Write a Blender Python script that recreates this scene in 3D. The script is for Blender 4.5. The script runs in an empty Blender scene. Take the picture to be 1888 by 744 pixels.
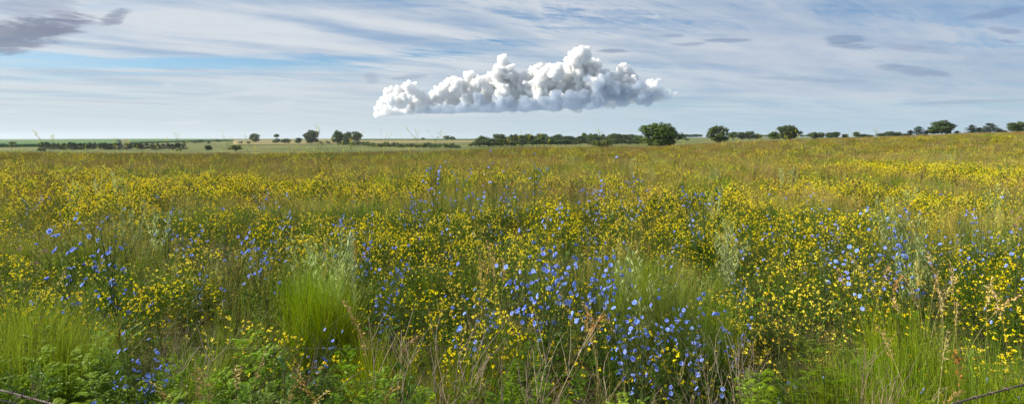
import bpy, bmesh, math, random
import numpy as np
from mathutils import Vector, Quaternion

SEED = 11
rng = np.random.default_rng(SEED)
random.seed(SEED)
F = 1049.0           # focal length in pixels of the 1888 px wide photograph
HOR = 255.0          # eye level row
CAM = 1.7
scene = bpy.context.scene
COL = scene.collection
A = np.array

# ------------------------------------------------------------------ noise
def _hash(ix, iy, s):
    h = (ix.astype(np.int64) * 374761393 + iy.astype(np.int64) * 668265263 + s * 974634777) & 0xFFFFFFFF
    h = ((h ^ (h >> 13)) * 1274126177) & 0xFFFFFFFF
    return ((h ^ (h >> 16)) & 0xFFFF) / 65535.0

def vnoise(x, y, s=0):
    x = np.asarray(x, float); y = np.asarray(y, float)
    ix = np.floor(x); iy = np.floor(y)
    fx = x - ix; fy = y - iy
    fx = fx * fx * (3 - 2 * fx); fy = fy * fy * (3 - 2 * fy)
    a = _hash(ix, iy, s); b = _hash(ix + 1, iy, s); c = _hash(ix, iy + 1, s); d = _hash(ix + 1, iy + 1, s)
    return (a * (1 - fx) + b * fx) * (1 - fy) + (c * (1 - fx) + d * fx) * fy

def fbm(x, y, s=0, o=4):
    v = 0; a = .5; t = 0
    for i in range(o):
        v = v + a * vnoise(np.asarray(x) * 2 ** i, np.asarray(y) * 2 ** i, s + i * 17); t += a; a *= .55
    return v / t

def smooth(t):
    t = np.clip(t, 0, 1)
    return t * t * (3 - 2 * t)

# ------------------------------------------------------------------ terrain
UK = [-1.4, -.9, -.6, -.45, -.14, -.05, .05, .26, .34, .48, .62, .77, .9, 1.4]
PK = [-25.5, -25.5, -28, -28, -24, -19, -16, -15, -11, -5, 1.5, 8, 12.5, 20]
DK = [65, 65, 65, 68, 78, 82, 88, 95, 98, 108, 115, 122, 130, 150]
def terrain(x, y):
    x = np.asarray(x, float); y = np.asarray(y, float)
    d = np.hypot(x, y)
    yy = np.maximum(y, .25 * d) + 1e-6
    u = np.clip(x / yy, -1.4, 1.4)
    D = np.interp(u, UK, DK); P = np.interp(u, UK, PK)
    zc = CAM + P * D / F - .55
    near = zc * smooth((yy - 10) / (D - 10))
    f = np.interp(u, [-1.4, -.1, .1, .26, .36, .5, .6, .75, .9, 1.4], [-6, -6, -4, -3, -.8, 1, 2, 3.6, 4.6, 5])
    g = np.interp(u, [-1.4, -.9, -.7, -.1, .05, .28, .5, 1.4], [-7, -6, -2.6, -2.6, -2.6, 3.5, 5, 5])
    far = f + (g - f) * smooth((yy - 600) / 800)
    z = near + (far - near) * smooth((yy - D) / (1.4 * D))
    z = z + (fbm(x / 3.1, y / 3.1, 5, 3) - .5) * .16 * smooth((d - 1) / 4) * (1 - smooth((d - 60) / 60))
    return z

def at(X, depth):
    return (X - 944.0) / F * depth

# ------------------------------------------------------------------ geometry builder
class Geo:
    def __init__(self): self.V = []; self.Q = []; self.T = []; self.C = []; self.n = 0
    def add(self, v, q=None, t=None, c=(.5, .5, .5)):
        v = np.asarray(v, float).reshape(-1, 3)
        c = np.asarray(c, float)
        if c.ndim == 1: c = np.tile(c, (len(v), 1))
        self.V.append(v); self.C.append(c)
        if q is not None and len(q): self.Q.append(np.asarray(q, int).reshape(-1, 4) + self.n)
        if t is not None and len(t): self.T.append(np.asarray(t, int).reshape(-1, 3) + self.n)
        self.n += len(v)
    def mesh(self, name, mat, smooth_shade=False):
        V = np.concatenate(self.V); C = np.concatenate(self.C)
        Q = np.concatenate(self.Q) if self.Q else np.zeros((0, 4), int)
        T = np.concatenate(self.T) if self.T else np.zeros((0, 3), int)
        me = bpy.data.meshes.new(name)
        me.vertices.add(len(V)); me.vertices.foreach_set('co', V.astype(np.float32).ravel())
        loops = np.concatenate([Q.ravel(), T.ravel()]).astype(np.int32)
        me.loops.add(len(loops)); me.loops.foreach_set('vertex_index', loops)
        starts = np.concatenate([np.arange(len(Q)) * 4, len(Q) * 4 + np.arange(len(T)) * 3]).astype(np.int32)
        me.polygons.add(len(starts)); me.polygons.foreach_set('loop_start', starts)
        if smooth_shade: me.polygons.foreach_set('use_smooth', np.ones(len(starts), bool))
        at_ = me.color_attributes.new('Col', 'FLOAT_COLOR', 'POINT')
        at_.data.foreach_set('color', np.concatenate([C, np.ones((len(C), 1))], 1).astype(np.float32).ravel())
        me.update(calc_edges=True)
        me.materials.append(mat)
        return me

def join(geos):
    g = Geo()
    for o in geos:
        base = g.n
        for v, c in zip(o.V, o.C): g.V.append(v); g.C.append(c)
        for q in o.Q: g.Q.append(q + base)
        for t in o.T: g.T.append(t + base)
        g.n += o.n
    return g

def unit(v): return v / (np.linalg.norm(v, axis=-1, keepdims=True) + 1e-9)

def ribbons(g, base, az, H, bend, W, k, c0, c1, jit=.15, taper=.8):
    n = len(base)
    t = np.linspace(0, 1, k + 1)[None, :]
    H = np.broadcast_to(H, n)[:, None]; bend = np.broadcast_to(bend, n)[:, None]; W = np.broadcast_to(W, n)[:, None]
    az = np.asarray(az)
    hx, hy = np.cos(az)[:, None], np.sin(az)[:, None]
    hor = bend * t ** 2
    z = H * t * (1 - .22 * np.clip(bend / (H + 1e-6), 0, 2.2) * t)
    px = base[:, 0:1] + hx * hor; py = base[:, 1:2] + hy * hor; pz = base[:, 2:3] + z
    tw = az[:, None] + math.pi / 2 + rng.normal(0, .6, (n, 1)) + rng.normal(0, .5, (n, 1)) * t
    w = W * .5 * np.clip(1 - t, 0.03, 1) ** taper * np.clip(.6 + 2 * t, 0, 1)
    sx, sy = np.cos(tw) * w, np.sin(tw) * w
    L = np.stack([px - sx, py - sy, pz], -1); R = np.stack([px + sx, py + sy, pz], -1)
    v = np.stack([L, R], 2).reshape(n, -1, 3)
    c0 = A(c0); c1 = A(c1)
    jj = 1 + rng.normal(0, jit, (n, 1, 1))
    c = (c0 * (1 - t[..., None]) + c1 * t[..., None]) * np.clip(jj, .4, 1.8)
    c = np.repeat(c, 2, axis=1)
    m = 2 * (k + 1)
    q = np.array([[2 * i, 2 * i + 1, 2 * i + 3, 2 * i + 2] for i in range(k)])
    q = (q[None] + (np.arange(n) * m)[:, None, None]).reshape(-1, 4)
    g.add(v.reshape(-1, 3), q=q, c=c.reshape(-1, 3))
    return np.stack([px[:, -1], py[:, -1], pz[:, -1]], -1)

def leaves(g, pos, d, L, W, c, jit=.15, up=None, fold=.15, mid=.5):
    n = len(pos)
    d = unit(d)
    r = rng.normal(0, 1, (n, 3)) if up is None else np.asarray(up) + rng.normal(0, .35, (n, 3))
    s = unit(np.cross(d, r)); nn = np.cross(s, d)
    L = np.broadcast_to(L, n)[:, None]; W = np.broadcast_to(W, n)[:, None]
    m = pos + d * L * mid
    v = np.stack([pos, m + s * W / 2 + nn * W * fold, pos + d * L, m - s * W / 2 + nn * W * fold], 1)
    c = np.asarray(c, float)
    if c.ndim == 1: c = np.tile(c, (n, 1))
    c = c * np.clip(1 + rng.normal(0, jit, (n, 1)), .4, 1.8)
    g.add(v.reshape(-1, 3), q=np.arange(4 * n).reshape(-1, 4), c=np.repeat(c, 4, axis=0))

def tube(g, pts, r0, r1, c, sides=4):
    P = np.asarray(pts, float); n = len(P)
    d = unit(np.gradient(P, axis=0))
    ref = A([.3, .9, .2]); s = unit(np.cross(d, ref)); w = np.cross(d, s)
    r = np.linspace(r0, r1, n)[:, None, None]
    a = np.linspace(0, 2 * math.pi, sides, endpoint=False)[None, :, None]
    v = P[:, None] + r * (np.cos(a) * s[:, None] + np.sin(a) * w[:, None])
    i = np.arange(n - 1)[:, None] * sides; j = np.arange(sides)[None]; j2 = (j + 1) % sides
    q = np.stack([i + j, i + j2, i + sides + j2, i + sides + j], -1).reshape(-1, 4)
    g.add(v.reshape(-1, 3), q=q, c=c)

def rdir(n, zmin=-1.0):
    z = rng.uniform(zmin, 1, n); a = rng.uniform(0, 2 * math.pi, n); r = np.sqrt(1 - z * z)
    return np.stack([r * np.cos(a), r * np.sin(a), z], 1)

# ------------------------------------------------------------------ materials
def nd(nt, t, **k):
    n = nt.nodes.new(t)
    for a, b in k.items(): setattr(n, a, b)
    return n

def leaf_material(name, trans=.3, rough=.55, spec=.25, hue=.03, val=.35, sat=.2, noise=0, boost=0.0):
    m = bpy.data.materials.new(name); m.use_nodes = True
    nt = m.node_tree; nt.nodes.clear(); L = nt.links.new
    at_ = nd(nt, 'ShaderNodeAttribute', attribute_name='Col')
    oi = nd(nt, 'ShaderNodeObjectInfo')
    hs = nd(nt, 'ShaderNodeHueSaturation')
    L(at_.outputs['Color'], hs.inputs['Color'])
    def rnd(mul, lo, hi):
        a = nd(nt, 'ShaderNodeMath', operation='MULTIPLY'); a.inputs[1].default_value = mul; L(oi.outputs['Random'], a.inputs[0])
        b = nd(nt, 'ShaderNodeMath', operation='FRACT'); L(a.outputs[0], b.inputs[0])
        c = nd(nt, 'ShaderNodeMapRange'); c.inputs[3].default_value = lo; c.inputs[4].default_value = hi; L(b.outputs[0], c.inputs[0])
        return c.outputs[0]
    L(rnd(7.3, .5 - hue, .5 + hue), hs.inputs['Hue'])
    L(rnd(13.1, 1 - sat + boost, 1 + sat + boost), hs.inputs['Saturation'])
    vv = rnd(29.7, 1 - val, 1 + val)
    if noise:
        tc = nd(nt, 'ShaderNodeTexCoord'); no = nd(nt, 'ShaderNodeTexNoise'); no.inputs['Scale'].default_value = noise
        L(tc.outputs['Object'], no.inputs['Vector'])
        mr = nd(nt, 'ShaderNodeMapRange'); mr.inputs[1].default_value = .3; mr.inputs[2].default_value = .7; mr.inputs[3].default_value = .7; mr.inputs[4].default_value = 1.3
        L(no.outputs[0], mr.inputs[0])
        mm = nd(nt, 'ShaderNodeMath', operation='MULTIPLY'); L(vv, mm.inputs[0]); L(mr.outputs[0], mm.inputs[1]); vv = mm.outputs[0]
    L(vv, hs.inputs['Value'])
    p = nd(nt, 'ShaderNodeBsdfPrincipled'); p.inputs['Roughness'].default_value = rough
    p.inputs['Specular IOR Level'].default_value = spec
    L(hs.outputs[0], p.inputs['Base Color'])
    out = nd(nt, 'ShaderNodeOutputMaterial')
    if trans > 0:
        tr = nd(nt, 'ShaderNodeBsdfTranslucent'); L(hs.outputs[0], tr.inputs['Color'])
        mx = nd(nt, 'ShaderNodeMixShader'); mx.inputs[0].default_value = trans
        L(p.outputs[0], mx.inputs[1]); L(tr.outputs[0], mx.inputs[2]); L(mx.outputs[0], out.inputs[0])
    else:
        L(p.outputs[0], out.inputs[0])
    return m

M_grass = leaf_material('grass_blade', .4, hue=.02, boost=.12, sat=.14)
M_leaf = leaf_material('leaf', .35, hue=.012, boost=.12, sat=.12)
M_petal = leaf_material('petal', .3, spec=.1, hue=.008, val=.12, sat=.08)
M_dry = leaf_material('dry_stalk', .1, rough=.8, boost=.12)
M_tree = leaf_material('tree_leaf', .25, val=.18, hue=.015, sat=.15, noise=3)
M_bark = leaf_material('bark', 0, rough=.9, noise=8)
M_wire = leaf_material('rusty_wire', 0, rough=.6, spec=.5, noise=40)

def ground_material():
    m = bpy.data.materials.new('meadow_soil'); m.use_nodes = True
    nt = m.node_tree; nt.nodes.clear(); L = nt.links.new
    tc = nd(nt, 'ShaderNodeNewGeometry')
    def noise(s, det=6):
        n = nd(nt, 'ShaderNodeTexNoise'); n.inputs['Scale'].default_value = s; n.inputs['Detail'].default_value = det
        L(tc.outputs['Position'], n.inputs['Vector']); return n.outputs[0]
    def ramp(f, a, b, ca, cb):
        r = nd(nt, 'ShaderNodeValToRGB'); L(f, r.inputs[0])
        r.color_ramp.elements[0].position = a; r.color_ramp.elements[1].position = b
        r.color_ramp.elements[0].color = (*ca, 1); r.color_ramp.elements[1].color = (*cb, 1); return r.outputs[0]
    near = ramp(noise(4), .35, .65, (.035, .03, .015), (.08, .075, .03))
    far = ramp(noise(.012, 8), .38, .62, (.085, .115, .034), (.17, .16, .055))
    f2 = ramp(noise(.06, 8), .36, .64, (.55, .66, .55), (1.25, 1.2, 1.15))
    mu = nd(nt, 'ShaderNodeMix', data_type='RGBA', blend_type='MULTIPLY'); mu.inputs[0].default_value = 1
    L(far, mu.inputs[6]); L(f2, mu.inputs[7])
    sp = nd(nt, 'ShaderNodeVectorMath', operation='LENGTH'); L(tc.outputs['Position'], sp.inputs[0])
    mr = nd(nt, 'ShaderNodeMapRange'); mr.inputs[1].default_value = 50; mr.inputs[2].default_value = 140; L(sp.outputs['Value'], mr.inputs[0])
    mx = nd(nt, 'ShaderNodeMix', data_type='RGBA'); L(mr.outputs[0], mx.inputs[0]); L(near, mx.inputs[6]); L(mu.outputs[2], mx.inputs[7])
    p = nd(nt, 'ShaderNodeBsdfPrincipled'); p.inputs['Roughness'].default_value = .95; p.inputs['Specular IOR Level'].default_value = .1
    L(mx.outputs[2], p.inputs['Base Color'])
    bp = nd(nt, 'ShaderNodeBump'); bp.inputs['Distance'].default_value = .3; bp.inputs['Strength'].default_value = .6
    L(noise(1.5, 8), bp.inputs['Height']); L(bp.outputs[0], p.inputs['Normal'])
    out = nd(nt, 'ShaderNodeOutputMaterial'); L(p.outputs[0], out.inputs[0])
    return m

# ------------------------------------------------------------------ objects
def link(name, me, parent=None):
    o = bpy.data.objects.new(name, me); COL.objects.link(o)
    if parent: o.parent = parent
    return o
def prop(o, label=None, cat=None, group=None, kind=None):
    if label: o['label'] = label
    if cat: o['category'] = cat
    if group: o['group'] = group
    if kind: o['kind'] = kind
def copy_tree(o, parent=None):
    c = o.copy(); COL.objects.link(c); c.parent = parent
    for ch in KIDS.get(o.name, ()): copy_tree(ch, c)
    return c
KIDS = {}
ORD = 'zeroth first second third fourth fifth sixth seventh eighth ninth tenth eleventh twelfth thirteenth fourteenth fifteenth sixteenth seventeenth eighteenth nineteenth twentieth'.split()
def ordn(n):
    if n <= 20: return ORD[n]
    s = 'th' if 10 <= n % 100 <= 20 else {1: 'st', 2: 'nd', 3: 'rd'}.get(n % 10, 'th')
    return f'{n}{s}'

class Kind:
    """one kind of plant: prototypes with their parts, copied for every individual"""
    def __init__(self, name, cat, group, variants, desc):
        self.name, self.cat, self.group, self.desc = name, cat, group, desc
        self.variants = variants      # list of list of (part name, mesh, transform or None); or a single mesh
        self.protos = [None] * len(variants)
        self.all = []
    def place(self, x, y, s, rz=None, v=None, tilt=0.0, z=None, label=None, sxy=None):
        v = int(rng.integers(len(self.variants))) if v is None else v
        va = self.variants[v]
        if self.protos[v] is None:
            if isinstance(va, list):
                r = link(self.name, None)
                r.empty_display_size = .1
                KIDS[r.name] = []
                for nm, me, tf in va:
                    c = link(nm, me, r)
                    if tf is not None:
                        c.location = tf[0]; c.rotation_mode = 'QUATERNION'; c.rotation_quaternion = tf[1]; c.scale = (tf[2],) * 3
                    KIDS[r.name].append(c)
            else:
                r = link(self.name, va)
            self.protos[v] = r; o = r
        else:
            o = copy_tree(self.protos[v])
        z = float(terrain(x, y)) if z is None else z
        o.location = (x, y, z - .01)
        o.rotation_euler = (rng.normal(0, tilt), rng.normal(0, tilt), rng.uniform(0, 6.28) if rz is None else rz)
        o.scale = (s if sxy is None else sxy, s if sxy is None else sxy, s)
        prop(o, label, self.cat, self.group)
        self.all.append([o, x, y, label])
        return o
    def finish(self, rows=6):
        todo = [a for a in self.all if not a[3]]
        if not todo: return
        todo.sort(key=lambda a: a[2])
        n = max(1, min(rows, len(todo) // 6)) if len(todo) > 6 else 1
        per = math.ceil(len(todo) / n)
        for r in range(n):
            row = sorted(todo[r * per:(r + 1) * per], key=lambda a: a[1] / a[2])
            for i, a in enumerate(row):
                where = '' if n == 1 else ' in the ' + ('front' if r == 0 else 'farthest' if r == n - 1 else ordn(r + 1)) + ' band'
                a[0]['label'] = f'{self.desc}, {ordn(i + 1)} from left{where}'

def quat_to(v, roll=0):
    return Vector(v).to_track_quat('Z', 'Y') @ Quaternion((0, 0, 1), roll)

# ================================================================== SETTING
radii = np.concatenate([[0.01], np.geomspace(.6, 9000, 190)])
def make_ground():
    na = 360
    ang = np.linspace(0, 2 * math.pi, na, endpoint=False)
    R, T = np.meshgrid(radii, ang, indexing='ij')
    x = R * np.sin(T); y = R * np.cos(T)
    z = terrain(x, y)
    v = np.stack([x, y, z], -1).reshape(-1, 3)
    i = np.arange(len(radii) - 1)[:, None] * na; j = np.arange(na)[None]; j2 = (j + 1) % na
    q = np.stack([i + j, i + na + j, i + na + j2, i + j2], -1).reshape(-1, 4)[:, ::-1]
    g = Geo(); g.add(v, q=q, c=(.1, .1, .05))
    o = link('ground', g.mesh('ground', ground_material(), True)); prop(o, kind='structure')
make_ground()

def simple_mat(name, c1, c2, scale, stretch=(1, 1, 1), rough=.9):
    m = bpy.data.materials.new(name); m.use_nodes = True
    nt = m.node_tree; nt.nodes.clear(); L = nt.links.new
    ge = nd(nt, 'ShaderNodeNewGeometry'); mp = nd(nt, 'ShaderNodeMapping'); mp.inputs['Scale'].default_value = stretch
    L(ge.outputs['Position'], mp.inputs[0])
    n = nd(nt, 'ShaderNodeTexNoise'); n.inputs['Scale'].default_value = scale; n.inputs['Detail'].default_value = 8
    L(mp.outputs[0], n.inputs['Vector'])
    r = nd(nt, 'ShaderNodeValToRGB'); L(n.outputs[0], r.inputs[0])
    r.color_ramp.elements[0].position = .35; r.color_ramp.elements[1].position = .65
    r.color_ramp.elements[0].color = (*c1, 1); r.color_ramp.elements[1].color = (*c2, 1)
    p = nd(nt, 'ShaderNodeBsdfPrincipled'); p.inputs['Roughness'].default_value = rough; p.inputs['Specular IOR Level'].default_value = .15
    L(r.outputs[0], p.inputs['Base Color'])
    out = nd(nt, 'ShaderNodeOutputMaterial'); L(p.outputs[0], out.inputs[0])
    return m

M_corn = simple_mat('corn_canopy', (.04, .10, .02), (.07, .155, .035), .05, (3, .3, 1))
M_straw = simple_mat('ripe_grass', (.16, .145, .05), (.23, .19, .075), .02)
def field(name, u0, u1, d0, d1, h, mat, label, cat, kind, nu=60, ndp=30, rag=0.0):
    U, D = np.meshgrid(np.linspace(u0, u1, nu), np.linspace(0, 1, ndp), indexing='ij')
    f0 = d0(U) if callable(d0) else d0; f1 = d1(U) if callable(d1) else d1
    D = f0 + (f1 - f0) * D
    x = U * D; y = D
    z = terrain(x, y)
    top = z + h + rag * (fbm(x / 6, y / 14, 3, 3) - .5)
    vt = np.stack([x, y, top], -1).reshape(-1, 3); vb = np.stack([x, y, z - .5], -1).reshape(-1, 3)
    g = Geo()
    i = np.arange(nu - 1)[:, None] * ndp; j = np.arange(ndp - 1)[None]
    q = np.stack([i + j, i + ndp + j, i + ndp + j + 1, i + j + 1], -1).reshape(-1, 4)
    n = nu * ndp
    edge = [(a * ndp, (a + 1) * ndp) for a in range(nu - 1)] + [((a + 1) * ndp + ndp - 1, a * ndp + ndp - 1) for a in range(nu - 1)] + \
           [(b + 1, b) for b in range(ndp - 1)] + [((nu - 1) * ndp + b, (nu - 1) * ndp + b + 1) for b in range(ndp - 1)]
    side = [(a + n, b + n, b, a) for a, b in edge]
    g.add(np.concatenate([vt, vb]), q=np.concatenate([q, A(side)]), c=(.1, .1, .1))
    o = link(name, g.mesh(name, mat)); prop(o, label, cat, None, kind)
field('cornfield', -1.15, -.69, lambda u: 440 + (u + 1.0) * 500, 1500, 2.3, M_corn, 'dark green cornfield far to the left', 'cornfield', 'stuff', rag=1.0)
field('cornfield', -.672, -.49, lambda u: 760 + (u + .67) * 2200, 1600, 2.3, M_corn, 'dark green cornfield right of the tan field track', 'cornfield', 'stuff', rag=1.0)
field('cornfield', -.32, -.055, 1380, 1800, 2.6, M_corn, 'thin dark strip of corn on the middle skyline', 'cornfield', 'stuff', rag=1.2)
field('field', -.49, -.055, lambda u: 640 + 500 * (u + .49), 1370, .35, M_straw, None, None, 'structure')

# ================================================================== PROTOTYPES
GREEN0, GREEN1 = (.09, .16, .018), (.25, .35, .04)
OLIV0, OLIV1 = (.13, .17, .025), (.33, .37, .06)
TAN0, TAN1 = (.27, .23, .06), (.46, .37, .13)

def disc(n, R):
    a = rng.uniform(0, 6.283, n); r = R * np.sqrt(rng.uniform(0, 1, n))
    return np.stack([r * np.cos(a), r * np.sin(a), np.zeros(n)], 1), a

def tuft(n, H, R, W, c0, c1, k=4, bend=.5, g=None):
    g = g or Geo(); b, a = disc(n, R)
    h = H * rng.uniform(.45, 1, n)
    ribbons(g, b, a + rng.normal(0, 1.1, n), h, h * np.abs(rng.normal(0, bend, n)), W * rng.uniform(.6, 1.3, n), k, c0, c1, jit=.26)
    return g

def seedgrass(n, H, R, W, c0, c1, cp, g=None, per=16, fl=.02):
    g = g or Geo(); b, a = disc(n, R)
    h = H * rng.uniform(.6, 1, n)
    tip = ribbons(g, b, a + rng.normal(0, .8, n), h, h * np.abs(rng.normal(0, .18, n)), W, 3, c0, c1, taper=.35)
    base = np.repeat(tip, per, 0); hh = np.repeat(h, per)
    t = rng.uniform(0, 1, len(base))
    pos = base + np.stack([rng.normal(0, .016, len(base)) * (1.2 - t), rng.normal(0, .016, len(base)) * (1.2 - t), (t - .75) * hh * .3], 1)
    d = rdir(len(base), -.2) + A([0, 0, .9])
    leaves(g, pos, d, fl * rng.uniform(.6, 1.2, len(base)), fl * .3, cp, jit=.25)
    return g

def forb(n, H, R, L, W, c, g=None, stems=6):
    g = g or Geo()
    b, a = disc(stems, R * .6)
    h = H * rng.uniform(.6, 1, stems)
    tip = ribbons(g, b, a, h, h * .25, .006, 3, A(c) * .8, c, taper=.2)
    i = rng.integers(0, stems, n); t = rng.uniform(.15, 1, n)
    pos = b[i] * (1 - t[:, None] ** 2) + tip[i] * t[:, None] ** 2; pos[:, 2] = tip[i, 2] * t
    pos += rng.normal(0, .02, (n, 3))
    d = rdir(n, -.2) + A([0, 0, .4])
    leaves(g, pos, d, L * rng.uniform(.6, 1.3, n), W * rng.uniform(.6, 1.3, n), c, jit=.25)
    return g

def cover(n, R, H, L, W, c, g=None):
    g = g or Geo(); p, a = disc(n, R); p[:, 2] = H * rng.uniform(.1, 1, n) ** .8
    leaves(g, p, rdir(n, -.1) + A([0, 0, .4]), L * rng.uniform(.5, 1.4, n), W * rng.uniform(.6, 1.3, n), c, jit=.3)
    return g

# --- trefoil ---------------------------------------------------------------
LEAFD = (.062, .115, .014)
def trefoil(R=.3, H=.34, nl=650, nf=40, ls=1.0, fs=1.0):
    g = Geo()
    st, a = disc(26, R * .3)
    h = H * rng.uniform(.6, 1, 26)
    ribbons(g, st, a, h, R * rng.uniform(.2, .9, 26), .004, 4, (.07, .1, .02), (.1, .14, .03), taper=.2)
    d = rdir(nl, 0.0); rr = rng.uniform(.35, 1, nl) ** .6
    lump = .8 + .35 * vnoise(d[:, 0] * 2.5 + 7, d[:, 1] * 2.5 + 3, 4)
    pos = d * A([R, R, H]) * (rr * lump)[:, None]
    leaves(g, pos, d + rdir(nl) * .9, .024 * ls * rng.uniform(.6, 1.2, nl), .012 * ls, LEAFD, jit=.28)
    f = Geo()
    d = rdir(nf, .0); lump = .8 + .35 * vnoise(d[:, 0] * 2.5 + 7, d[:, 1] * 2.5 + 3, 4)
    hp = d * A([R, R, H]) * (1.04 * lump)[:, None] + A([0, 0, .03]) * rng.uniform(.2, 1.4, (nf, 1))
    ribbons(g, hp * A([.9, .9, .8]), rng.uniform(0, 6, nf), hp[:, 2] * .2, .003, .002, 2, (.09, .13, .03), (.09, .13, .03), taper=.1)
    k = 6
    pos = np.repeat(hp, k, 0) + rng.normal(0, .0045 * fs, (nf * k, 3))
    dd = rdir(nf * k, -.6) + A([-.3, -.3, .1])
    colr = np.where(rng.uniform(0, 1, (nf * k, 1)) < .15, A([[.95, .55, .01]]), A([[.97, .83, .015]]))
    leaves(f, pos, dd, .0145 * fs * rng.uniform(.7, 1.2, nf * k), .012 * fs, colr, jit=.1, mid=.62)
    return g, f

trefoil_kind = []
for i in range(5):
    g, f = trefoil(R=.26 + .03 * i, H=.36 + .03 * i, nf=58 + 12 * i, fs=.85)
    trefoil_kind.append([('foliage', g.mesh('trefoil_foliage', M_leaf), None), ('blossoms', f.mesh('trefoil_blossoms', M_petal), None)])
TREF = Kind('trefoil_plant', 'wildflower', 'yellow trefoil plants in the meadow', trefoil_kind, 'low trefoil plant dotted with yellow blossoms')

# --- chicory -----------------------------------------------------------------
BLUE = A([.30, .42, .95])
def chicory_flower(open_=1.0, g=None, at_=(0, 0, 0), q=None, s=1.0, np_=15):
    g = g or Geo()
    V = []; Qs = []; C = []
    for layer, n in ((0, np_), (1, np_ - 5)):
        for i in range(n):
            a = 6.283 * (i + .4 * layer) / n + rng.normal(0, .06)
            R = .0185 * rng.uniform(.85, 1.05) * (1 if layer == 0 else .7)
            rise = (1 - open_) * .02 + .002 + .003 * layer + rng.uniform(0, .003)
            w = .0036
            c, sn = math.cos(a), math.sin(a); t = A([-sn, c, 0]); r = A([c, sn, 0])
            m = r * R * .6 * (.4 + .6 * open_) + A([0, 0, rise * .7]); e = r * R * (.25 + .75 * open_) + A([0, 0, rise])
            b = len(V)
            V += [r * .001, m + t * w * .8, e + t * w, e - t * w, m - t * w * .8]
            Qs.append((b + 1, b + 2, b + 3, b + 4)); Qs.append((b, b + 1, b + 4, b))
            sh = rng.uniform(.85, 1.12)
            C += [BLUE * .7 * sh, BLUE * sh, BLUE * 1.05 * sh + .02, BLUE * 1.05 * sh + .02, BLUE * sh]
    V = A(V)
    n0 = len(V)
    quads = [x for x in Qs if x[0] != x[3]]; tris = [x[:3] for x in Qs if x[0] == x[3]]
    cc = []
    ce = [(0, 0, .006)] + [(.003 * math.cos(x), .003 * math.sin(x), .003) for x in np.linspace(0, 6.283, 6, endpoint=False)]
    for i in range(6): tris.append((n0, n0 + 1 + i, n0 + 1 + (i + 1) % 6))
    V = np.concatenate([V, A(ce)]); C += [A([.25, .3, .7])] * 7
    cal = len(V)   # green calyx under the flower
    V = np.concatenate([V, A([(0, 0, -.014)] + [(.0035 * math.cos(x), .0035 * math.sin(x), 0) for x in np.linspace(0, 6.283, 5, endpoint=False)])])
    C += [A([.09, .13, .04])] * 6
    for i in range(5): tris.append((cal, cal + 1 + (i + 1) % 5, cal + 1 + i))
    if q is not None:
        Mx = A(q.to_matrix()); V = (V * s) @ Mx.T + A(at_)
    g.add(V, q=quads, t=tris, c=A(C))
    return g
flower_meshes = [chicory_flower(o).mesh('chicory_flower', M_petal) for o in (1, 1, .85, .6, .3)]

def chicory(nfl=14, H=1.0, merged=False, lean=0):
    """wiry forking stems about one metre tall; flowers sit close on the upper stems"""
    g = Geo(); fl = []
    sc = (.085, .125, .045)
    ns = int(rng.integers(2, 5))
    spots = []
    for k in range(ns):
        a = rng.uniform(0, 6.28); out = rng.uniform(.05, .22) * H; h = H * rng.uniform(.78, 1)
        t = np.linspace(0, 1, 9)[:, None]
        wob = np.cumsum(rng.normal(0, .006, (9, 2)), 0)
        P = np.concatenate([np.cos(a) * out * t ** 1.3 + wob[:, :1], np.sin(a) * out * t ** 1.3 + wob[:, 1:], h * t], 1)
        tube(g, P, .0035, .0012, sc)
        spots += [(P[i], unit(P[i] - P[i - 1])) for i in range(5, 9)]
        for b in range(int(rng.integers(3, 6))):
            i0 = int(rng.integers(2, 7)); az = rng.uniform(0, 6.28); L = H * rng.uniform(.18, .42)
            tt = np.linspace(0, 1, 6)[:, None]
            dirx = A([math.cos(az) * .55, math.sin(az) * .55, .85])
            Q = P[i0] + dirx * L * tt + A([[0, 0, .08 * L]]) * tt ** 2 + np.cumsum(rng.normal(0, .003, (6, 3)), 0)
            tube(g, Q, .002, .0009, sc, sides=3)
            spots += [(Q[i], unit(Q[i] - Q[i - 1])) for i in (2, 3, 4, 5)]
    sp = A([s[0] for s in spots]); nb = 40
    ii = rng.integers(0, len(sp), nb)       # green buds and small bract leaves
    leaves(g, sp[ii] + rng.normal(0, .004, (nb, 3)), rdir(nb, .1), rng.uniform(.01, .03, nb), .005, (.1, .16, .05))
    low, a = disc(14, .02); low[:, 2] = rng.uniform(.02, .3, 14) * H
    leaves(g, low, np.stack([np.cos(a), np.sin(a), np.full(14, .45)], 1), rng.uniform(.06, .16, 14), .025, (.08, .15, .03))
    pick = rng.permutation(len(spots))[:nfl]
    parts = []
    for i in pick:
        p, d = spots[i]
        nv = unit(A([rng.normal(-.25, .5), rng.normal(-.45, .45), rng.uniform(.2, .9)]))
        q = quat_to(nv, rng.uniform(0, 6)); pos = p + nv * .012
        parts.append((int(rng.choice([0, 0, 1, 2, 2, 3, 4])), pos, q, rng.uniform(.78, 1.06)))
    if merged:
        f = Geo()
        for v, pos, q, s in parts: chicory_flower((1, 1, .85, .6, .3)[v], f, pos, q, s * 1.12, np_=9)
        return g, f
    return g, parts

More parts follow.
